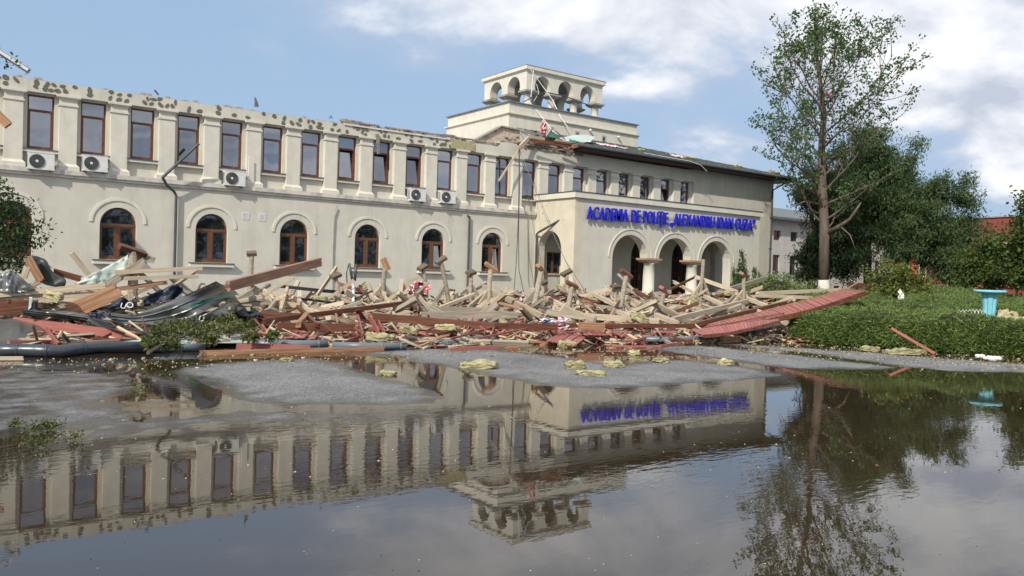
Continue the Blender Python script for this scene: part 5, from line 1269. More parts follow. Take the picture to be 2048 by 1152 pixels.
nv1 = sheet('membrane', 'crumpled navy roofing membrane over the crest of the large silvery sheet', [c1(1150,520),c1(1230,460),c1(1390,400),c1(1480,430)], [c1(1150,570),c1(1280,545),c1(1400,500),c1(1475,455)], 'navy_membrane', 'membrane', off=-1.2, wr=.10)
nv2 = sheet('membrane', 'navy membrane with a white printed letter below the broad orange-brown board', [c1(860,575),c1(970,500),c1(1080,555)], [c1(880,600),c1(980,590),c1(1090,590)], 'navy_membrane', 'membrane', off=-1.3, wr=.05)
nv3 = sheet('membrane', 'round flap of navy membrane with a white printed letter above the fallen branch', [c1(1490,690),c1(1540,650),c1(1625,640)], [c1(1520,735),c1(1570,735),c1(1615,720)], 'navy_membrane', 'membrane', off=-1.6, wr=.03)
sheet('membrane', 'navy membrane sliver with printed marks under the grey sheet', [c1(700,630),c1(780,615),c1(880,612)], [c1(730,665),c1(800,670),c1(890,660)], 'navy_membrane', 'membrane', off=-1.5, wr=.04)
sheet('membrane', 'navy membrane spilling from under the tip of the narrow grey sheet', [c1(1860,560),c1(1950,575),c1(2080,610)], [c1(1900,640),c1(1980,650),c1(2100,650)], 'navy_membrane', 'membrane', off=-1.5, wr=.06)
sheet('membrane', 'teal green membrane flap at the tip of the narrow grey sheet', [c1(1890,570),c1(1970,560),c1(2045,600)], [c1(1930,600),c1(2000,610),c1(2050,620)], 'green_membrane', 'membrane', off=-1.7, wr=.04)
sheet('membrane', 'thin green membrane strip lining the crest of the silvery sheet', [c1(1500,560),c1(1700,500),c1(1890,452)], [c1(1500,575),c1(1700,530),c1(1915,478)], 'green_membrane', 'membrane', off=-1.36, wr=.02)
def letter_on(ch, px_, py_, off, size, parent, rot=0):
    me = meshes.get(ch) or glyph2(ch)
    o = link('printed_letter', me.copy(), M['white_plastic'], parent); p_ = P3((px_, py_), off)
    o.location = p_; o.rotation_euler = (R(65), rot, R(-10)); o.scale = (size, size, .05)
letter_on('O', c1(1000,572)[0], c1(1000,572)[1], -1.42, .22, nv2, .3); letter_on('U', c1(955,580)[0], c1(955,580)[1], -1.42, .2, nv2, .3)
letter_on('U', c1(1582,680)[0], c1(1582,680)[1], -1.75, .2, nv3, .4)
def pipe(name, label, pts, r, m, cat='gutter', off=0, n=10, flat=1.0, caps=None):
    pp = [P3(p_, off) for p_ in pts]
    for p_ in pp: p_.z = max(p_.z, r*.9)
    q = MB(); q.tube(pp, r, n, flat=flat); o = q.build(name, M[m], None, True); tag(o, label, cat)
    if caps:
        for f in caps:
            k = f*(len(pp)-1); i = min(int(k), len(pp)-2); a = pp[i].lerp(pp[i+1], k-i); d = (pp[i+1]-pp[i]).normalized()
            q = MB(); q.tube([a-d*.02, a+d*.02], r*1.07, n); q.build('joint_band', M[m], o, True)
    return o
pipe('fallen_gutter', 'long black gutter with a dent lying along the water at lower left', [c1(-80,960),c1(120,955),c1(300,962),c1(480,972),c1(620,945),c1(800,922),c1(1190,925)], .125, 'pipe_dark', off=-.1, caps=(.2,.42,.7))
pipe('fallen_gutter', 'grey-blue gutter piece behind the fallen green branch', [c1(1200,925),c1(1400,918),c1(1640,915)], .085, 'pipe_grey', off=.0)
pipe('fallen_gutter', 'dented grey gutter right of the fallen branch', [c2(540,922),c2(700,915),c2(800,920),c2(960,925),c2(1170,918)], .10, 'pipe_grey', off=-.1, caps=(.45,.9))
pipe('fallen_gutter', 'thinner grey gutter with a loose coupling left of centre', [c2(1225,925),c2(1500,940),c2(1680,940),c3(520,945)], .085, 'pipe_grey', off=-.15, caps=(.66,.92))
pipe('fallen_gutter', 'grey gutter lying in the puddle at the centre of the front edge', [c3(745,908),c3(900,902),c3(1130,888),c3(1275,890)], .085, 'pipe_grey', off=-.1, caps=(.3,.75))
pipe('fallen_gutter', 'grey gutter curving up right beneath the red soffit strip', [c5(-60,772),c5(220,776),c5(480,768),c5(700,738),c5(900,695),c5(1090,650)], .085, 'pipe_grey', off=-.2, caps=(.3,.6,.9))
pipe('fallen_gutter', 'bright end of grey gutter under the raised tip of the soffit strip', [c5(1370,545),c5(1560,500),c5(1740,450),c5(1890,418)], .10, 'pipe_grey', off=-.35, caps=(.5,))
pipe('plastic_pipe', 'upper one of the black rods lying across the pale rafters left of centre', [c2(715,372),c2(1080,410),c2(1500,448)], .035, 'black', 'rod', off=-.2)
pipe('plastic_pipe', 'second black rod just under the upper one', [c2(720,385),c2(1080,425),c2(1410,455)], .028, 'black', 'rod', off=-.25)
pipe('plastic_pipe', 'lower black rod crossing in front of the pale boards', [c2(840,485),c2(1100,515),c2(1420,552)], .035, 'black', 'rod', off=-.5)
pipe('plastic_pipe', 'left dark tapered pipe of the upright forked pair by the fifth arched window', [c2(1375,170),c2(1405,330)], .045, 'dark_metal', 'pipe', off=-.1)
pipe('plastic_pipe', 'right dark tapered pipe of the upright forked pair by the fifth arched window', [c2(1440,175),c2(1425,330)], .05, 'dark_metal', 'pipe', off=-.05)
pipe('plastic_pipe', 'white pipe standing under the forked dark pair', [c2(1412,330),c2(1412,520)], .05, 'white_plastic', 'pipe', off=-.1)
pipe('plastic_pipe', 'thin curved dark hose hanging left of the forked pipes', [c2(1370,175),c2(1350,260),c2(1358,390)], .02, 'dark_metal', 'hose', off=-.1)
for (a, b_, lab) in ((c2(1430,540),c2(1530,420),'upper grey rod rising right before the forked pipes'),(c2(1400,560),c2(1530,440),'lower grey rod rising right before the forked pipes'),(c2(1530,410),c2(1535,470),'short upright black rod at the ends of the grey rods')):
    pipe('metal_rod', lab, [a, b_], .025, 'dark_metal', 'rod', off=-.4, n=6)

# ---- the red soffit strip that still hangs together
ss = thing('soffit_strip', 'long strip of fallen red soffit planking rising right over the juniper bed', 'soffit', (21.5, 15.5, .5), anchor=True)
Ue = [c5(350,690),c5(620,620),c5(880,560),c5(1150,490),c5(1400,425),c5(1610,358)]
Le = [c5(440,722),c5(720,675),c5(1000,600),c5(1250,545),c5(1500,470),c5(1762,378)]
def crv(pl, f):
    k = f*(len(pl)-1); i = min(int(k), len(pl)-2); return pl[i].lerp(pl[i+1], k-i)
def ssY(px_): return float(np.interp(px_, [1380,1500,1600,1700,1760], [16.6,15.9,15.3,14.9,14.7]))
U3 = [at(a[0], a[1], ssY(a[0])+1.0) for a in Ue]; L3 = [at(a[0], a[1], ssY(a[0])) for a in Le]
npl = 84
for k in range(npl):
    f0, f1 = k/npl, (k+.90)/npl
    a0, a1, b0, b1 = crv(L3, f0), crv(L3, f1), crv(U3, f0), crv(U3, f1)
    dz = Vector((0,0,rnd.uniform(-.012,.012))); nrm = (a1-a0).cross(b0-a0).normalized()
    if nrm.z < 0: nrm = -nrm
    q = MB(); top = [p_ + dz for p_ in (a0,a1,b1,b0)]; bot = [p_ - nrm*.02 for p_ in top]; mdn = [p_ for p_ in top]
    q.poly(top); q.poly(bot[::-1])
    for i in range(4): q.poly([top[i], bot[i], bot[(i+1)%4], top[(i+1)%4]])
    q.build('plank', M['siding_red'], ss)
def edge_board(pl, name, m, w, t_, o0, up):
    q = MB()
    pts = [crv(pl, i/12)+o0 for i in range(13)]
    for a, b_ in zip(pts, pts[1:]): q.bar(a, b_, w, t_, up)
    q.build(name, M[m], ss)
edge_board(L3, 'fascia_board', 'timber_brown', .035, .16, Vector((0,-.04,-.06)), (0,0,1))
edge_board(U3, 'edge_batten', 'timber_orange', .05, .05, Vector((0,.04,.0)), (0,0,1))
q = MB(); q.bar(crv(L3,.0)+Vector((.1,.35,.03)), crv(L3,.42)+Vector((0,.3,.04)), .05, .03); q.bar(crv(L3,.1)+Vector((0,.6,.04)), crv(L3,.5)+Vector((0,.12,.05)), .04, .03); q.build('loose_lath', M['timber_brown'], ss)
s2 = thing('soffit_strip', 'shorter lower strip of red soffit planking under the long one', 'soffit', (19, 15.6, .2), anchor=True)
U4 = [at(*c5(340,695), 16.1), at(*c5(620,655), 15.8), at(*c5(850,625), 15.5), at(*c5(1050,605), 15.2)]; L4 = [at(*c5(430,735), 15.5), at(*c5(650,712), 15.2), at(*c5(860,672), 14.9), at(*c5(1060,615), 14.7)]
for k in range(24):
    f0, f1 = k/24, (k+.9)/24; a0,a1,b0,b1 = crv(L4,f0),crv(L4,f1),crv(U4,f0),crv(U4,f1)
    q = MB(); top = [a0,a1,b1,b0]; bot = [p_-Vector((0,0,.02)) for p_ in top]; q.poly(top); q.poly(bot[::-1])
    for i in range(4): q.poly([top[i], bot[i], bot[(i+1)%4], top[(i+1)%4]])
    q.build('plank', M['siding_red'], s2)
q = MB(); q.bar(L4[0]-Vector((0,.03,.05)), L4[1]-Vector((0,.03,.05)), .03, .09); q.bar(L4[1]-Vector((0,.03,.05)), L4[3]-Vector((0,.03,.05)), .03, .09); q.build('fascia_board', M['timber_brown'], s2)
T('roof_beam', 'dark brown broken beam end behind the raised tip of the soffit strip', c5(1640,330), c5(1870,345), .30, .12, 'timber_brown', off=1.2, jag=.15)
T('board', 'thin pale lath sticking up left at the raised tip of the soffit strip', c5(1625,355), c5(1700,308), .05, .04, 'timber_pale', off=.6)
# ribbed red panels
def ribbed(label, corners, n, off):
    a, b_, c, d = [P3(p_, off) for p_ in corners]
    c0 = (a+b_+c+d)/4; t_ = thing('fallen_planking', label, 'soffit panel', c0, anchor=True)
    for k in range(n):
        f0, f1 = k/n, (k+.86)/n; p0, p1, p2, p3_ = a.lerp(b_,f0), a.lerp(b_,f1), d.lerp(c,f1), d.lerp(c,f0)
        sh_ = Vector((0,0,rnd.uniform(0,.02))); top = [p_+sh_ for p_ in (p0,p1,p2,p3_)]; bot = [p_+Vector((0,.012,-.018)) for p_ in top]
        q = MB(); q.poly(top); q.poly(bot[::-1])
        for i in range(4): q.poly([top[i], bot[i], bot[(i+1)%4], top[(i+1)%4]])
        q.build('plank', M['siding_red'], t_)
ribbed('fan-shaped red planked panel tilted on the front edge below the pink cloth', [c4(430,880,.0),c4(690,935,.0),c4(845,820,.6),c4(640,755,.8)], 7, -.5)
ribbed('small square red planked panel at left centre of the front edge', [c2(762,860),c2(960,862),c2(1015,815,.5),c2(820,800,.5)], 4, -.7)
ribbed('dark red planked panel lying right of the fan-shaped one', [c4(780,830),c4(990,830),c4(940,785,.6),c4(740,775,.6)], 5, -.8)
ribbed('tiny red planked piece right of the small square panel', [c2(985,872),c2(1060,872),c2(1095,830,.4),c2(1030,828,.4)], 2, -.7)
ribbed('flat red planked piece near the foot of the soffit strip', [c4(1440,810),c4(1640,812),c4(1600,788,.5),c4(1430,785,.5)], 5, -.9)
ribbed('long red planked piece between the fan-shaped panel and the strip', [c4(1010,790),c4(1130,850),c4(1160,835,.4),c4(1060,775,.5)], 4, -.7)

# ---- mineral wool
def wool(label, p_, wpx, hpx, off=0, d_=.6, rot=0.0, flat_on_ground=True, name='mineral_wool_slab'):
    c = atg(p_[0], p_[1]+hpx/2, .01) if flat_on_ground else P3(p_, off)
    dist = math.hypot(c.x, c.y); W_ = wpx*dist/F; H_ = max(.05, hpx*dist/F*.75)
    bm = bmesh.new(); bmesh.ops.create_cube(bm, size=1); bmesh.ops.subdivide_edges(bm, edges=bm.edges[:], cuts=9, use_grid_fill=True)
    s_ = rnd.uniform(0, 99)
    for v in bm.verts:
        x_, y_, z_ = v.co
        e1 = noise.noise(Vector((x_*2.2+s_, y_*2.2, 0))); e2 = noise.noise(Vector((x_*6+s_, y_*6, z_*5))); e3 = noise.noise(Vector((x_*15+s_, y_*15, z_*12)))
        an = math.atan2(y_, x_); ed = 1 + .30*noise.noise(Vector((math.cos(an)*1.6+s_, math.sin(an)*1.6, 3))) + .12*noise.noise(Vector((math.cos(an)*5+s_, math.sin(an)*5, 3)))
        r_ = 1 - .22*min(1, (x_*x_+y_*y_)*2)**2
        th2 = 1 + .5*e1 + .35*e2
        v.co = Vector((x_*W_*r_*ed, y_*W_*d_*r_*ed, z_*H_*th2*(1-.35*abs(x_*2)**4) + (e1*.35+e2*.25)*H_)) + Vector((e3,e2,e3))*.02
    me = bpy.data.meshes.new(name); bm.to_mesh(me); bm.free(); me.polygons.foreach_set('use_smooth', [True]*len(me.polygons))
    o = link(name, me, M['mineral_wool']); o.location = c + Vector((0,0,H_*.42 if flat_on_ground else 0)); o.rotation_euler = (rnd.uniform(-.08,.08), rnd.uniform(-.08,.08) + (0 if flat_on_ground else rot), rnd.uniform(-.3,.3) - .55)
    return tag(o, label, 'insulation')
wool('largest yellow insulation slab lying on the dry asphalt before the heap', (955,728), 84, 14)
wool('flat yellow slab at the water edge, nearest to the viewer', (1183,745), 60, 11)
wool('broken yellow chunk just behind the nearest slab', (1150,728), 44, 18)
wool('dark soggy yellow chunk right of the broken one', (1228,727), 42, 14)
wool('yellow slab alone on the asphalt strip before the sign reflection', (1322,719), 34, 10)
wool('yellow chunk half in the reddish puddle at right', (1450,724), 32, 12)
wool('yellow slab at the hedge foot left of the leaning pink pole', (1739,697), 38, 11)
wool('long yellow slab at the hedge foot behind the leaning pink pole', (1806,702), 76, 13)
wool('long bright yellow slab resting on the front edge below the fanned boards', (760,675), 64, 16, -.9, flat_on_ground=False)
wool('yellow piece at the foot of the fan-shaped red panel', (1133,686), 38, 15)
wool('shaggy yellow chunk between the dark beam and the centre front', (818,660), 36, 14, -1.2, flat_on_ground=False)
wool('long mossy yellow chunk under the dark brown beam', (893,656), 50, 13, -1.3, flat_on_ground=False)
wool('yellow slab tilted on the pale rafters right of the portico corner', (1279,636), 36, 20, -1.5, .5, .35, False)
wool('greenish slab balanced on top of the capped post by the portico corner', (1139,578), 48, 12, .2, .6, .1, False)
wool('yellow slab standing on the beams between the columns', (1382,601), 30, 16, -.2, .5, -.4, False)
wool('yellow chunk on the pale beam at the lower left', (107,592), 32, 16, -1.2, .5, .2, False)
wool('yellow chunk caught in the junipers by the turquoise urn', (2022,690), 34, 20, 0, .7, .5, False).location = atd(2022, 640, 29.5)
wool('small yellow lump right of the timber block at the hedge', (1524,680), 18, 10)
wool('small yellow lump beside the upright red board', (1392,683), 13, 8)
wool('yellow flake before the fallen branch at left', (572,719), 26, 8)
wool('yellow flake in the shallow puddle right of the first dry island', (775,745), 36, 6)
wool('yellow lump beside the thin red lath at right', (1268,704), 26, 10)
wool('yellow heap of wool behind the black rods', (640,597), 30, 12, -.2, .6, 0, False)
wool('yellow wool on the rafters behind the fourth capped post', (727,575), 24, 14, .2, .6, 0, False)
wool('yellow wool pile on the beams before the right arch', (1455,588), 44, 12, .2, .8, 0, False)

# ---- cloths
def cloth(label, p_, wpx, hpx, m, off=0, dist=None, nrot=0):
    c = atd(p_[0], p_[1], dist) if dist else P3(p_, off); k = math.hypot(c.x, c.y)/F; W_, H_ = wpx*k, hpx*k
    s_ = rnd.uniform(0,99); nu, nv_ = 16, 14; q = MB(); 
    for i in range(nu+1):
        for j in range(nv_+1):
            u_, v_ = i/nu-.5, j/nv_-.5
            w1_ = noise.noise(Vector((u_*3+s_, v_*3, 0))); w2_ = noise.noise(Vector((u_*5+s_, v_*5, 7)))
            q.v.append((c.x + (u_*.9 + w1_*.35)*W_, c.y + w2_*W_*.7 - abs(u_)*.1, max(.03, c.z + (v_*(1+.35*w2_) + w1_*.25 - abs(u_)*.3)*H_)))
    for i in range(nu):
        for j in range(nv_): a = i*(nv_+1)+j; q.f.append((a,a+nv_+1,a+nv_+2,a+1))
    return tag(q.build('torn_cloth', M[m], None, True), label, 'cloth')
cloth('red and white cloth draped over the beams before the sixth arched window', c3(640,400), 34, 30, 'cloth_red', -.4)
cloth('lower scrap of the red and white cloth trailing left', c3(560,440), 18, 22, 'cloth_red', -.5)
cloth('small pink and white cloth under the hanging cables', c4(205,475), 16, 16, 'cloth_pale', -.4)
cloth('pink patterned cloth bunched on the brown beam at centre right', c4(560,715), 26, 20, 'cloth_pale', -1.9)
cloth('white and blue cloth lying left of the bunched pink one', c4(420,700), 34, 10, 'cloth_blue', -1.9)
cloth('pale torn cloth snagged in the juniper bed before the yellow-green shrub', (1799,590), 10, 20, 'foam_white', dist=33)
cloth('pink scrap of cloth caught in the crown of the tall tree', (1658,190), 18, 10, 'cloth_pale', dist=46.5)
cloth('white and pink rag snagged in the leafy tree at the right', (2003,492), 18, 12, 'cloth_pale', dist=48)

# ---- random infill: individual boards and the small scrap that fills the heap
fill_defs = [('pale_board','timber_pale','pale splintered board end buried in the long heap of fallen roof','pale board ends in the heap'),
             ('grey_board','timber_grey','weathered grey board buried in the long heap of fallen roof','grey board ends in the heap'),
             ('brown_board','timber_brown','dark red-brown stained board buried in the long heap of fallen roof','brown boards in the heap'),
             ('red_board','siding_red','salmon red plank buried in the long heap of fallen roof','red planks in the heap')]
zones = [(70,'below the first arched window'),(170,'between the first and second arched windows'),(290,'below the second arched window'),(375,'by the bent downspout'),(465,'below the third arched window'),(545,'between the third and fourth arched windows'),(640,'below the fourth arched window'),(700,'by the thin grey conduit'),(775,'below the fifth arched window'),(820,'between the fifth and sixth arched windows'),(900,'below the sixth arched window'),(950,'by the straight downspout'),(1010,'below the seventh arched window'),(1070,'under the hanging cables'),(1150,'before the portico side arch'),(1220,'before the portico corner'),(1290,'before the left portico arch'),(1375,'before the middle portico arch'),(1460,'before the right portico arch'),(1560,'before the pointed evergreen'),(1800,'before the tall tree')]
def zone(px_): return next(z for lim, z in zones if px_ < lim)
for k in range(620):
    px_ = rnd.uniform(-20, 1640); yf = np.interp(px_, _fx, _fy)
    h_ = rnd.random()**.8; py_ = yf - (22 if px_ < 820 else 7) - h_*(100 if px_ > 430 else 96)
    if px_ > 1500: py_ = yf - 8 - h_*70*(1 if px_ < 1560 else .6)
    front = h_ < .42
    di = rnd.choices((0,1,2,3), (.12,.12,.40,.36) if front else (.50,.40,.08,.02))[0]
    nm, m_, lb, gr = fill_defs[di]
    c = P3((px_, py_), rnd.uniform(-.1, .9)); c.z = max(.05, c.z - rnd.uniform(.02,.22))
    Ln = rnd.uniform(.7, 3.2) if front else rnd.uniform(.8, 3.0); th_ = rnd.gauss(0, .28 if front else .5) + (0 if rnd.random() < .6 else rnd.choice((-1,1))*.8); el = rnd.gauss(.0 if front else .05, .09 if front else .38)
    d = Vector((math.cos(th_)*math.cos(el), math.sin(th_)*math.cos(el), math.sin(el)))
    w_ = rnd.choice((.09,.12,.15,.18) if di < 2 else (.04,.08,.10,.13)); t__ = rnd.choice((.05,.09,.12) if di < 2 else (.02,.03,.07))
    lv = 'heap front' if h_ < .28 else ('mid heap' if h_ < .68 else 'heap top')
    sl2 = 'level' if abs(el) < .12 else ('sloping up right' if el > 0 else 'sloping down right')
    if abs(el) > .6: sl2 = 'steep'
    col_ = ('pale','grey','red-brown','salmon red')[di]
    lb = f"{sl2} {'long' if Ln > 1.2 else 'short'} {col_} board, {lv}, {zone(px_)}"
    timber(nm, lb, c-d*Ln/2, c+d*Ln/2, w_, t__, m_, roll=rnd.choice((PI/2, rnd.uniform(0,PI))), cat='board', group=gr, raw=True, jag=.06)
# scrap as stuff
rs = np.random.RandomState(3); V = []; Fq = []
def scrap(c, l_, w_, t_, R_):
    k = len(V); 
    for sx_ in (-1,1):
        for sy_ in (-1,1):
            for sz_ in (-1,1): V.append(c + R_ @ np.array([sx_*l_/2, sy_*w_/2, sz_*t_/2]))
    for f_ in ((0,1,3,2),(4,6,7,5),(0,4,5,1),(2,3,7,6),(0,2,6,4),(1,5,7,3)): Fq.append([k+i for i in f_])
def rotm(az, el, ro):
    ca,sa,ce,se,cr2,sr = math.cos(az),math.sin(az),math.cos(el),math.sin(el),math.cos(ro),math.sin(ro)
    return np.array([[ca,-sa,0],[sa,ca,0],[0,0,1]]) @ np.array([[ce,0,se],[0,1,0],[-se,0,ce]]) @ np.array([[1,0,0],[0,cr2,-sr],[0,sr,cr2]])
for k in range(6500):
    px_ = rs.uniform(-60, 1700); yf = np.interp(px_, _fx, _fy); hmax = 108 if px_ < 1450 else 108 - (px_-1450)*.30
    h_ = rs.uniform(0,1); py_ = yf - (21 if px_ < 820 else 3) - h_*(hmax - (18 if px_ < 820 else 0))
    if h_ > .45 and rs.rand() < .62: continue
    c = P3((px_, py_), rs.uniform(0, .6)); c.z = max(.03, c.z - rs.uniform(.0,.45))
    l_ = rs.uniform(.15,.8) if rs.rand() < .7 else rs.uniform(.7,1.8)
    scrap(np.array(c), l_, rs.uniform(.02,.075), rs.uniform(.012,.04), rotm(rs.normal(0,.55), rs.normal(0,.3), rs.uniform(0,3)))
tag(link('timber_scrap', npmesh('timber_scrap', np.array(V), np.array(Fq), mscr, 4), mscr), 'splintered timber scrap filling the long heap of fallen roof', kind='stuff')
# compressed roofing under the scrap, coloured dark for the shadows in the gaps
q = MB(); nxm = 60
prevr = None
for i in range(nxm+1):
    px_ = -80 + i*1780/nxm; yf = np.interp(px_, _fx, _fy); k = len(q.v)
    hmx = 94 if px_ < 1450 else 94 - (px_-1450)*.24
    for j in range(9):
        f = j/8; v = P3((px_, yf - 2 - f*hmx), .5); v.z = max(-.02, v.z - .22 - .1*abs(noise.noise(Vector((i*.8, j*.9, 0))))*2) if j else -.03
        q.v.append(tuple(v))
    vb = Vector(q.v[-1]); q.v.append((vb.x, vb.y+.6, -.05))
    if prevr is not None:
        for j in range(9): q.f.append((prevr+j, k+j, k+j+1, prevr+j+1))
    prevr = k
mat('roofing_shade_fill', (0.075,0.055,0.042), 0.95, (0.14,0.11,0.085), scale=5, bump=1.0, bscale=14)
tag(q.build('roofing_shade_fill', M['roofing_shade_fill']), 'compressed roofing and battens under the long heap, coloured dark for gap shadows', kind='stuff')
# crumbs of wool, chips and leaves scattered over the wet ground
mcr = mat('crumb_mix', (0.3,0.25,0.1), 0.9); t = mcr.node_tree; g = N(t, 'ShaderNodeNewGeometry'); cr_ = N(t, 'ShaderNodeValToRGB'); t.links.new(g.outputs['Random Per Island'], cr_.inputs[0]); cr_.color_ramp.interpolation = 'CONSTANT'
cols = [(0,(0.40,0.36,0.20)),(.28,(0.50,0.46,0.33)),(.5,(0.12,0.10,0.05)),(.75,(0.06,0.08,0.03)),(.88,(0.34,0.14,0.07))]
while len(cr_.color_ramp.elements) < len(cols): cr_.color_ramp.elements.new(.5)
for e_, (p_, c_) in zip(cr_.color_ramp.elements, cols): e_.position = p_; e_.color = (*c_, 1)
t.links.new(cr_.outputs[0], t.nodes['Principled BSDF'].inputs['Base Color'])
V = []; Fq = []
def ghz(x, y): return max(0.0, float(ground_h(np.array([[x, y]]))[0]))
pts = []
for k in range(900):
    px_ = rs.uniform(0, 1560); yf = np.interp(px_, _fx, _fy); py_ = yf + 2 + abs(rs.normal(0, 14)); pts.append((px_, py_, rs.uniform(.012,.035) if rs.rand() < .98 else rs.uniform(.04,.08)))
for k in range(1300):
    px_ = rs.uniform(1480, 2100); py_ = np.interp(px_, [1480,1640,1860,2100],[692,700,715,730]) + rs.normal(3, 9); pts.append((px_, max(py_, np.interp(px_,[1480,1640,1860,2100],[684,690,708,716])), rs.uniform(.012,.04) if rs.rand() < .98 else rs.uniform(.04,.08)))
for k in range(170): pts.append((rs.uniform(0,2048), rs.uniform(740, 960), rs.uniform(.008,.022)))
for k in range(110): pts.append((rs.uniform(0,2048), rs.uniform(900, 1150), rs.uniform(.005,.012)))
arr = np.array([(atg(a,b_).x, atg(a,b_).y) for a,b_,_ in pts]); hz_ = np.maximum(ground_h(arr), 0)
for (a,b_,s_), (x,y), z in zip(pts, arr, hz_): scrap(np.array([x,y,z+s_*.12]), s_, s_*rs.uniform(.4,.9), s_*.35, rotm(rs.uniform(0,6.28), rs.normal(0,.2), rs.normal(0,.2)))
tag(link('ground_crumbs', npmesh('ground_crumbs', np.array(V), np.array(Fq), mcr, 4), mcr), 'crumbs of insulation, chips and leaves strewn on the wet asphalt', kind='stuff')
for (x, y, w_, lab) in ((1985,716,36,'longer strip of white foam crumbs at the hedge foot by the right frame edge'), (1676,690,14,'small white foam lump at the hedge foot'), (1960,712,14,'white foam lump left of the long foam strip')):
    c = atg(x, y); k = math.hypot(c.x,c.y)/F; q = MB()
    for i in range(int(w_*1.6)):
        xx = c.x + rnd.uniform(-.5,.5)*w_*k*.8; yy = c.y + rnd.uniform(-.5,.5)*w_*k*.5; s_ = rnd.uniform(.015,.05); q.frustum(xx-s_,xx+s_,yy-s_,yy+s_,c.z+.0,xx-s_*.6,xx+s_*.6,yy-s_*.6,yy+s_*.6,c.z+s_)
    o = q.build('foam_pieces', M['foam_white']); tag(o, lab, 'foam', kind='stuff')

# ---- fallen green branches
def branch(label, pts_px, spread_pts, nleaf, lf, off=0, ground=False, rad=.02):
    p3 = [(atg(a,b_,.05) if ground else P3((a,b_), off)) for a,b_ in pts_px]
    t_ = thing('fallen_branch', label, 'branch', p3[0], anchor=True)
    q = MB(); q.tube(p3, [rad*(1-.7*i/(len(p3)-1)) for i in range(len(p3))], 5)
    C = []
    for a,b_,s_ in spread_pts:
        c = atg(a,b_,.05) if ground else P3((a,b_), off); k = math.hypot(c.x,c.y)/F
        j = min(p3, key=lambda p_: (p_-c).length); q.tube([j, c], [rad*.5, .004], 4, cap=False)
        for i in range(nleaf): C.append((c.x+rnd.gauss(0,.4)*s_*k, c.y+rnd.gauss(0,.3)*s_*k, max(.02, c.z+rnd.gauss(.08,.22 if not ground else .05)*s_*k)))
    b__ = q.build('stem', M['bark'], t_); V_, F_ = leaves(C, 7, .035, lf, lf*.4)
    V_[:,2] = np.maximum(V_[:,2], .01); o = link('foliage', npmesh('foliage', V_, F_, M['branch_leaf'], 4), M['branch_leaf'], t_); o['kind'] = 'stuff'
branch('big leafy green branch lying over the mint sheet at the left front', [(296,706),(340,680),(400,662),(470,655),(505,650)],
       [(305,690,14),(318,668,26),(345,655,34),(375,660,36),(400,668,30),(345,690,22),(430,650,34),(460,660,34),(490,655,26),(500,675,20),(365,648,22),(420,676,20),(455,640,20),(300,682,18),(545,672,14)], 42, .11, -1.7, rad=.035)
branch('small leafy twig lying in the shallow water at far left', [(10,848),(60,855),(100,850),(118,850)], [(70,856,22),(90,854,20),(30,848,14),(105,850,12)], 18, .045, ground=True, rad=.006)
branch('bare forked twig with few leaves in the water below the leafy one', [(0,895),(50,885),(95,882),(140,878),(160,882)], [(85,885,12),(60,886,10),(150,872,3)], 14, .04, ground=True, rad=.006)
branch('bare dark twig with moss lying in the puddle under the fallen branch', [(196,772),(230,774),(262,770),(300,768)], [(285,778,14),(262,772,10)], 10, .05, ground=True, rad=.012)

# ------------------------------------------------------------------ torn roof edge, rods and cables
mat('roof_felt', (0.085,0.085,0.082), 0.9, (0.15,0.145,0.135), scale=5, bump=.7, bscale=12)
# exposed masonry strip above the beam between the break and the surviving eave
q = MB()
x = 24.4
while x < 28.3:
    w = rnd.uniform(.10,.22)
    for r_ in range(3):
        q.frustum(x, x+w*.95, FY-.03-rnd.uniform(0,.05), FY+.1, TOPZ-.02+r_*.115, x+.01, x+w*.92, FY-.02-rnd.uniform(0,.05), FY+.1, TOPZ+.08+r_*.115)
    x += w
o = q.build('exposed_masonry', M['rubble'], B); o['kind'] = 'stuff'
for k in range(26):
    inst('brick', brick_me, B, (rnd.uniform(23.8,28.2), FY-.03+rnd.uniform(-.05,.2), TOPZ+.10+rnd.uniform(0,.3)), (rnd.uniform(-.3,.3),rnd.uniform(-.3,.3),rnd.uniform(-.8,.8)))
# broken brick gable stub standing against the tower
gy = 36.0
a, b_, c_ = at(950,281,gy), at(1001,254,gy), at(1040,262,gy)
q = MB(); zb = 8.1
q.panel([(a.x, zb), (c_.x, zb), (c_.x, c_.z), (b_.x, b_.z), (a.x, a.z-.05)], [], gy, .35, back=True); q.build('brick_gable_stub', M['rubble_pale'], B)
for k in range(24):
    f = rnd.random(); xx = a.x + (c_.x-a.x)*f; zt_ = np.interp(xx, [a.x,b_.x,c_.x], [a.z,b_.z,c_.z]); inst('brick', brick_me, B, (xx, gy-.03, rnd.uniform(zb+.3, zt_)), (0,rnd.uniform(-.05,.05),0), (.9,.5,1))
q = MB(); q.bar(a+Vector((0,.1,.03)), b_+Vector((0,.1,.04)), .45, .07); q.bar(b_+Vector((0,.1,.04)), c_+Vector((0,.1,.04)), .45, .07); q.build('gable_coping', M['concrete'], B)
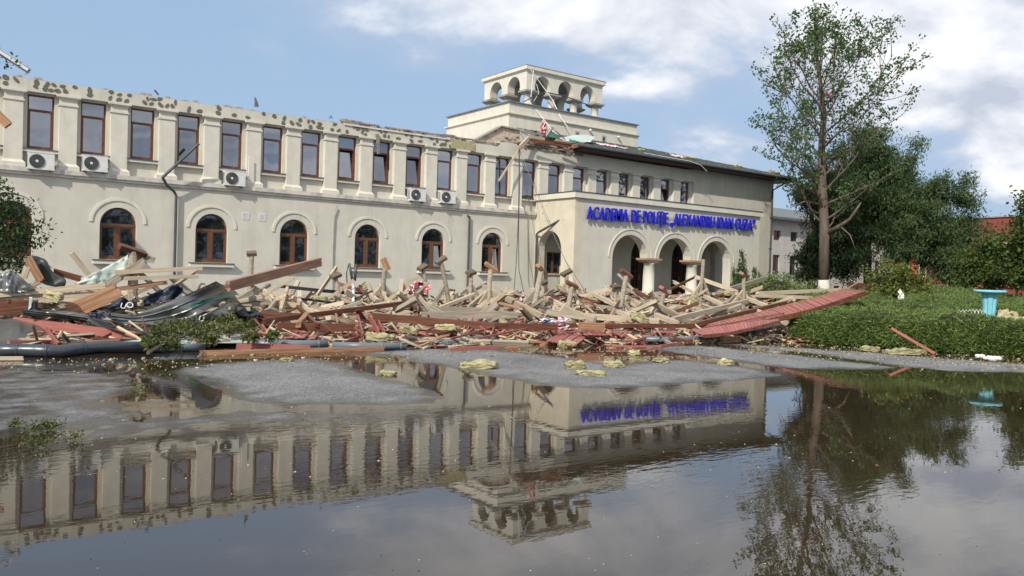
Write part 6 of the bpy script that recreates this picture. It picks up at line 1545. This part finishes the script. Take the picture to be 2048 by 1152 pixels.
# low attic masonry behind the break
def RP(px_, py_, Y_): return at(px_, py_, Y_)
def rboard(label, p0, p1, Y0_, Y1_, w, t_, m, cat='board', **k):
    return timber('roof_board', label, RP(*p0, Y0_), RP(*p1, Y1_), w, t_, m, raw=True, cat=cat, **k)
rboard('long pale lath hanging down from the torn roof edge before an upper window', (1046,288), (998,361), 32.2, 32.15, .085, .05, 'timber_pale')
rboard('stout pale rafter end at the top of the hanging lath', (1058,276), (1038,296), 32.3, 32.1, .20, .10, 'timber_pale')
rboard('pale board lying flat on the torn roof edge right of the hanging lath', (1062,273), (1088,278), 32.3, 32.3, .16, .05, 'timber_pale', roll=PI/2)
rboard('pale board propped on end below the red rag on the roof', (1092,274), (1103,258), 32.8, 33.0, .10, .05, 'timber_pale')
rboard('red-brown board along the torn roof edge', (1060,280), (1150,293), 32.15, 31.9, .16, .05, 'timber_brown')
rboard('second red-brown board along the torn roof edge nearer the surviving eave', (1108,283), (1165,291), 32.0, 31.8, .10, .05, 'timber_brown')
rboard('pale broken board on the roof edge left of the green flap', (1112,280), (1140,286), 32.1, 32.0, .12, .05, 'timber_pale')
rboard('brown sawn rafter stub where the surviving eave begins', (1145,293), (1166,288), 31.75, 31.9, .18, .10, 'timber_orange')
rboard('short crossed stub at the foot of the pale rafter end', (1036,289), (1044,297), 32.1, 32.1, .05, .04, 'timber_brown')
rboard('dark bent strip sticking up at the torn roof edge', (1112,262), (1130,279), 32.6, 32.4, .05, .04, 'timber_dark')
# felt, sheets and rags on the roof
def rsheet(name, label, A, Bp, m, cat, wr=.05, nseg=16, nv=5):
    q = MB(); sd_ = rnd.uniform(0,50); G = []
    for i in range(nseg+1):
        f = i/nseg; k = f*(len(A)-1); ii_ = min(int(k), len(A)-2); a_ = A[ii_].lerp(A[ii_+1], k-ii_); k = f*(len(Bp)-1); ii_ = min(int(k), len(Bp)-2); b2 = Bp[ii_].lerp(Bp[ii_+1], k-ii_)
        for j in range(nv+1):
            n_ = noise.noise(Vector((i*.6+sd_, j*.7, 0)))*wr; n2_ = noise.noise(Vector((i*.6+sd_, j*.7, 9)))*wr
            q.v.append(tuple(a_.lerp(b2, j/nv) + Vector((n2_, n_, abs(n_)))))
    for i in range(nseg):
        for j in range(nv): a_ = i*(nv+1)+j; q.f.append((a_,a_+nv+1,a_+nv+2,a_+1))
    return tag(q.build(name, M[m], None, True), label, cat)
rsheet('roof_felt', 'rumpled dark roofing felt on the torn edge below the tower', [RP(1040,262,33.6),RP(1060,262,33.6),RP(1085,268,33.4)], [RP(1044,270,32.3),RP(1070,272,32.3),RP(1092,276,32.3)], 'roof_felt', 'felt', .18)
rsheet('membrane', 'dark green membrane flap on the torn roof edge', [RP(1098,268,33),RP(1106,264,33),RP(1112,270,33)], [RP(1099,275,32.4),RP(1106,277,32.3),RP(1113,276,32.3)], 'green_membrane', 'membrane', .12)
rsheet('membrane', 'bright green membrane at the left foot of the mint sheet on the roof', [RP(1138,279,32.6),RP(1152,282,32.4),RP(1160,284,32.3)], [RP(1140,286,31.9),RP(1150,287,31.9),RP(1160,286,31.9)], 'green_membrane', 'membrane', .08)
rsheet('roof_sheet', 'pale mint sheet curled on the surviving roof before the tower', [RP(1118,276,34),RP(1150,270,34.5),RP(1175,270,34.5),RP(1190,274,34)], [RP(1130,282,32.4),RP(1150,284,32.4),RP(1170,285,32.4),RP(1182,284,32.4)], 'sheet_mint', 'metal sheet', .05)
def rag(label, px_, py_, Y_, w_, h_, m, nm='torn_cloth'):
    c = RP(px_, py_, Y_); k = math.hypot(c.x,c.y)/F; s_ = rnd.uniform(0,99); q = MB(); W_, H_ = w_*k, h_*k
    for i in range(13):
        for j in range(13):
            u_, v_ = i/12-.5, j/12-.5; w1_ = noise.noise(Vector((u_*3+s_,v_*3,0))); w2_ = noise.noise(Vector((u_*5+s_,v_*5,7)))
            q.v.append((c.x+(u_*(.6+.5*(.5-v_))+w1_*.25)*W_, c.y+w2_*W_*.5, c.z+(v_+w2_*.12)*H_))
    for i in range(12):
        for j in range(12): a_ = i*13+j; q.f.append((a_,a_+13,a_+14,a_+1))
    return tag(q.build(nm, M[m], None, True), label, 'cloth')
rag('red and white rag hanging at the torn roof edge before the tower', 1088, 254, 33.3, 17, 26, 'cloth_red')
# things blown onto the surviving roof
for (x0_, x1_, y_, m_, lab) in ((27.95+2.0, 27.95+4.0, 33.0, 'cloth_pale', 'pink and white rag lying on the roof just right of the mint sheet'), (36.2, 37.1, 33.3, 'cloth_pale', 'small pink rag lying on the middle of the roof slope'),):
    A = [Vector((x0_+(x1_-x0_)*f, y_, rz(y_)+.10)) for f in (0,.3,.6,1)]; Bq = [Vector((p_.x+.1, y_+.8, rz(y_+.8)+.12)) for p_ in A]
    rsheet('torn_cloth', lab, A, Bq, m_, 'cloth', .14)
for (x_, y_, s_, lab) in ((34.3,34.2,.35,'yellow wool chunk on the roof near the second slit window'),(37.6,33.6,.5,'yellow wool chunk on the roof right of the small pink rag'),(39.2,34.6,.3,'small yellow wool chunk high on the roof slope'),(44.6,32.5,.6,'yellow wool chunk on the roof above the building corner'),(41.8,33.2,.45,'yellow wool chunk on the roof above the blank wall')):
    o = wool(lab, (1000,900), 40, 12); sc_ = s_*2.2/max(o.dimensions.x, .3); o.scale = (sc_, sc_, sc_*.8); o.location = (x_, y_, rz(y_)+.13); o.rotation_euler = (R(14), 0, 0)
q = MB(); q.tube([(32.2,31.9,rz(31.9)+.1),(34,31.72,EZ+.12),(35.6,31.66,EZ+.10),(36.6,31.62,EZ-.05),(37.1,31.6,EZ-.35)], .02, 5); tag(q.build('loose_wire', M['white_plastic']), 'loose pale wire drooping over the gutter in the middle of the eave', 'wire')
# bent lightning rods on the tower
def rod(label, pts, r, m='white_plastic', cat='lightning rod'):
    q = MB(); q.tube([RP(*p_) for p_ in pts], r, 6); return tag(q.build('lightning_rod', M[m]), label, cat)
rod('longest bent white rod running from the tower cornice corner down across the front', [(1059,136,38.95),(1085,172,38.9),(1105,200,38.6),(1122,236,37.9),(1131,250,37.7)], .028)
rod('white rod standing upright before the corner arch of the tower', [(1067,141,38.95),(1064,170,38.9),(1062,194,38.8)], .026)
rod('short bent white rod between the corner arch and the next', [(1073,168,38.9),(1078,185,38.8),(1068,202,38.8)], .018)
rod('white rod falling from the tower parapet to the torn roof', [(1058,203,38.4),(1082,232,37.8),(1110,268,36)], .028)
rod('second end of the long rod crossing below the string course', [(1122,236,37.8),(1136,255,37.5)], .026)
rod('dark cable strung slack across the tower arches', [(1047,204,38.8),(1070,192,38.8),(1090,184,38.8),(1130,192,38.8),(1165,206,38.8),(1203,217,38.8)], .03, 'dark_metal', 'cable')
# cables hanging from the roof edge down the facade and over to the heap
def cable(label, pts, r=.014, m='dark_metal'):
    q = MB(); P_ = [RP(*p_) for p_ in pts]; q.tube(P_, r, 5, cap=False); return tag(q.build('hanging_cable', M[m]), label, 'cable')
cable('left one of the two thick cables hanging beside the portico', [(1038,298,32.1),(1038,360,32.1),(1037,430,32.05),(1033,520,31.9),(1028,580,30)], .02)
cable('right one of the two thick cables hanging beside the portico', [(1039,298,32.1),(1039,380,32.1),(1037,470,32.0),(1038,540,31.5),(1047,583,30)], .02)
cable('thin cable slanting from the roof edge to the rafters right of the portico corner', [(1040,300,32.1),(1057,345,31.5),(1090,430,30.2),(1130,520,28.8),(1172,585,YD(1172,585)+.5)], .012)
cable('thin cable dropping before the portico side arch', [(1040,300,32.1),(1052,370,31.6),(1070,470,31),(1090,560,30)], .010)
# metal frame remains at the left end of the wall top
wf = thing('bent_window_frame', 'bent pale metal frame leaning on the wall top at the upper left corner', 'frame', RP(20,140,33), anchor=True)
q = MB(); q.bar(RP(-30,86,33.2), RP(59,143,33.0), .20, .16); q.build('frame_bar', M['grey_metal'], wf)
q = MB(); q.bar(RP(-30,84,33.05), RP(56,140,32.88), .05, .10); q.build('frame_edge', M['white_plastic'], wf)
q = MB(); q.bar(RP(59,143,33.0), RP(50,149,33.0), .07, .07); q.build('frame_foot', M['galvanised'], wf)
timber('roof_board', 'orange board end poking in from the left frame edge at upper window height', RP(-30,205,30.5), RP(16,250,30.2), .26, .14, 'timber_orange', raw=True, cat='board')
# small things sticking up from the wall top
q = MB(); q.tube([RP(513,213,32.9), RP(512,203,32.9), RP(510,195,32.9)], [.10,.06,.03], 6); tag(q.build('broken_pipe_stub', M['roof_felt']), 'small dark pipe stub standing on the wall top above the sixth pilaster', 'pipe')
q = MB(); q.bar(RP(309,180,32.8), RP(317,190,32.8), .05, .05); tag(q.build('metal_splinter', M['dark_metal']), 'dark splinter sticking out of the wall top near the left', 'splinter')
q = MB(); q.tube([RP(659,237,32.8), RP(662,231,32.8), RP(665,237,32.8)], .02, 5); tag(q.build('wire_loop', M['black']), 'small dark loop on the wall top left of the torn render', 'wire')
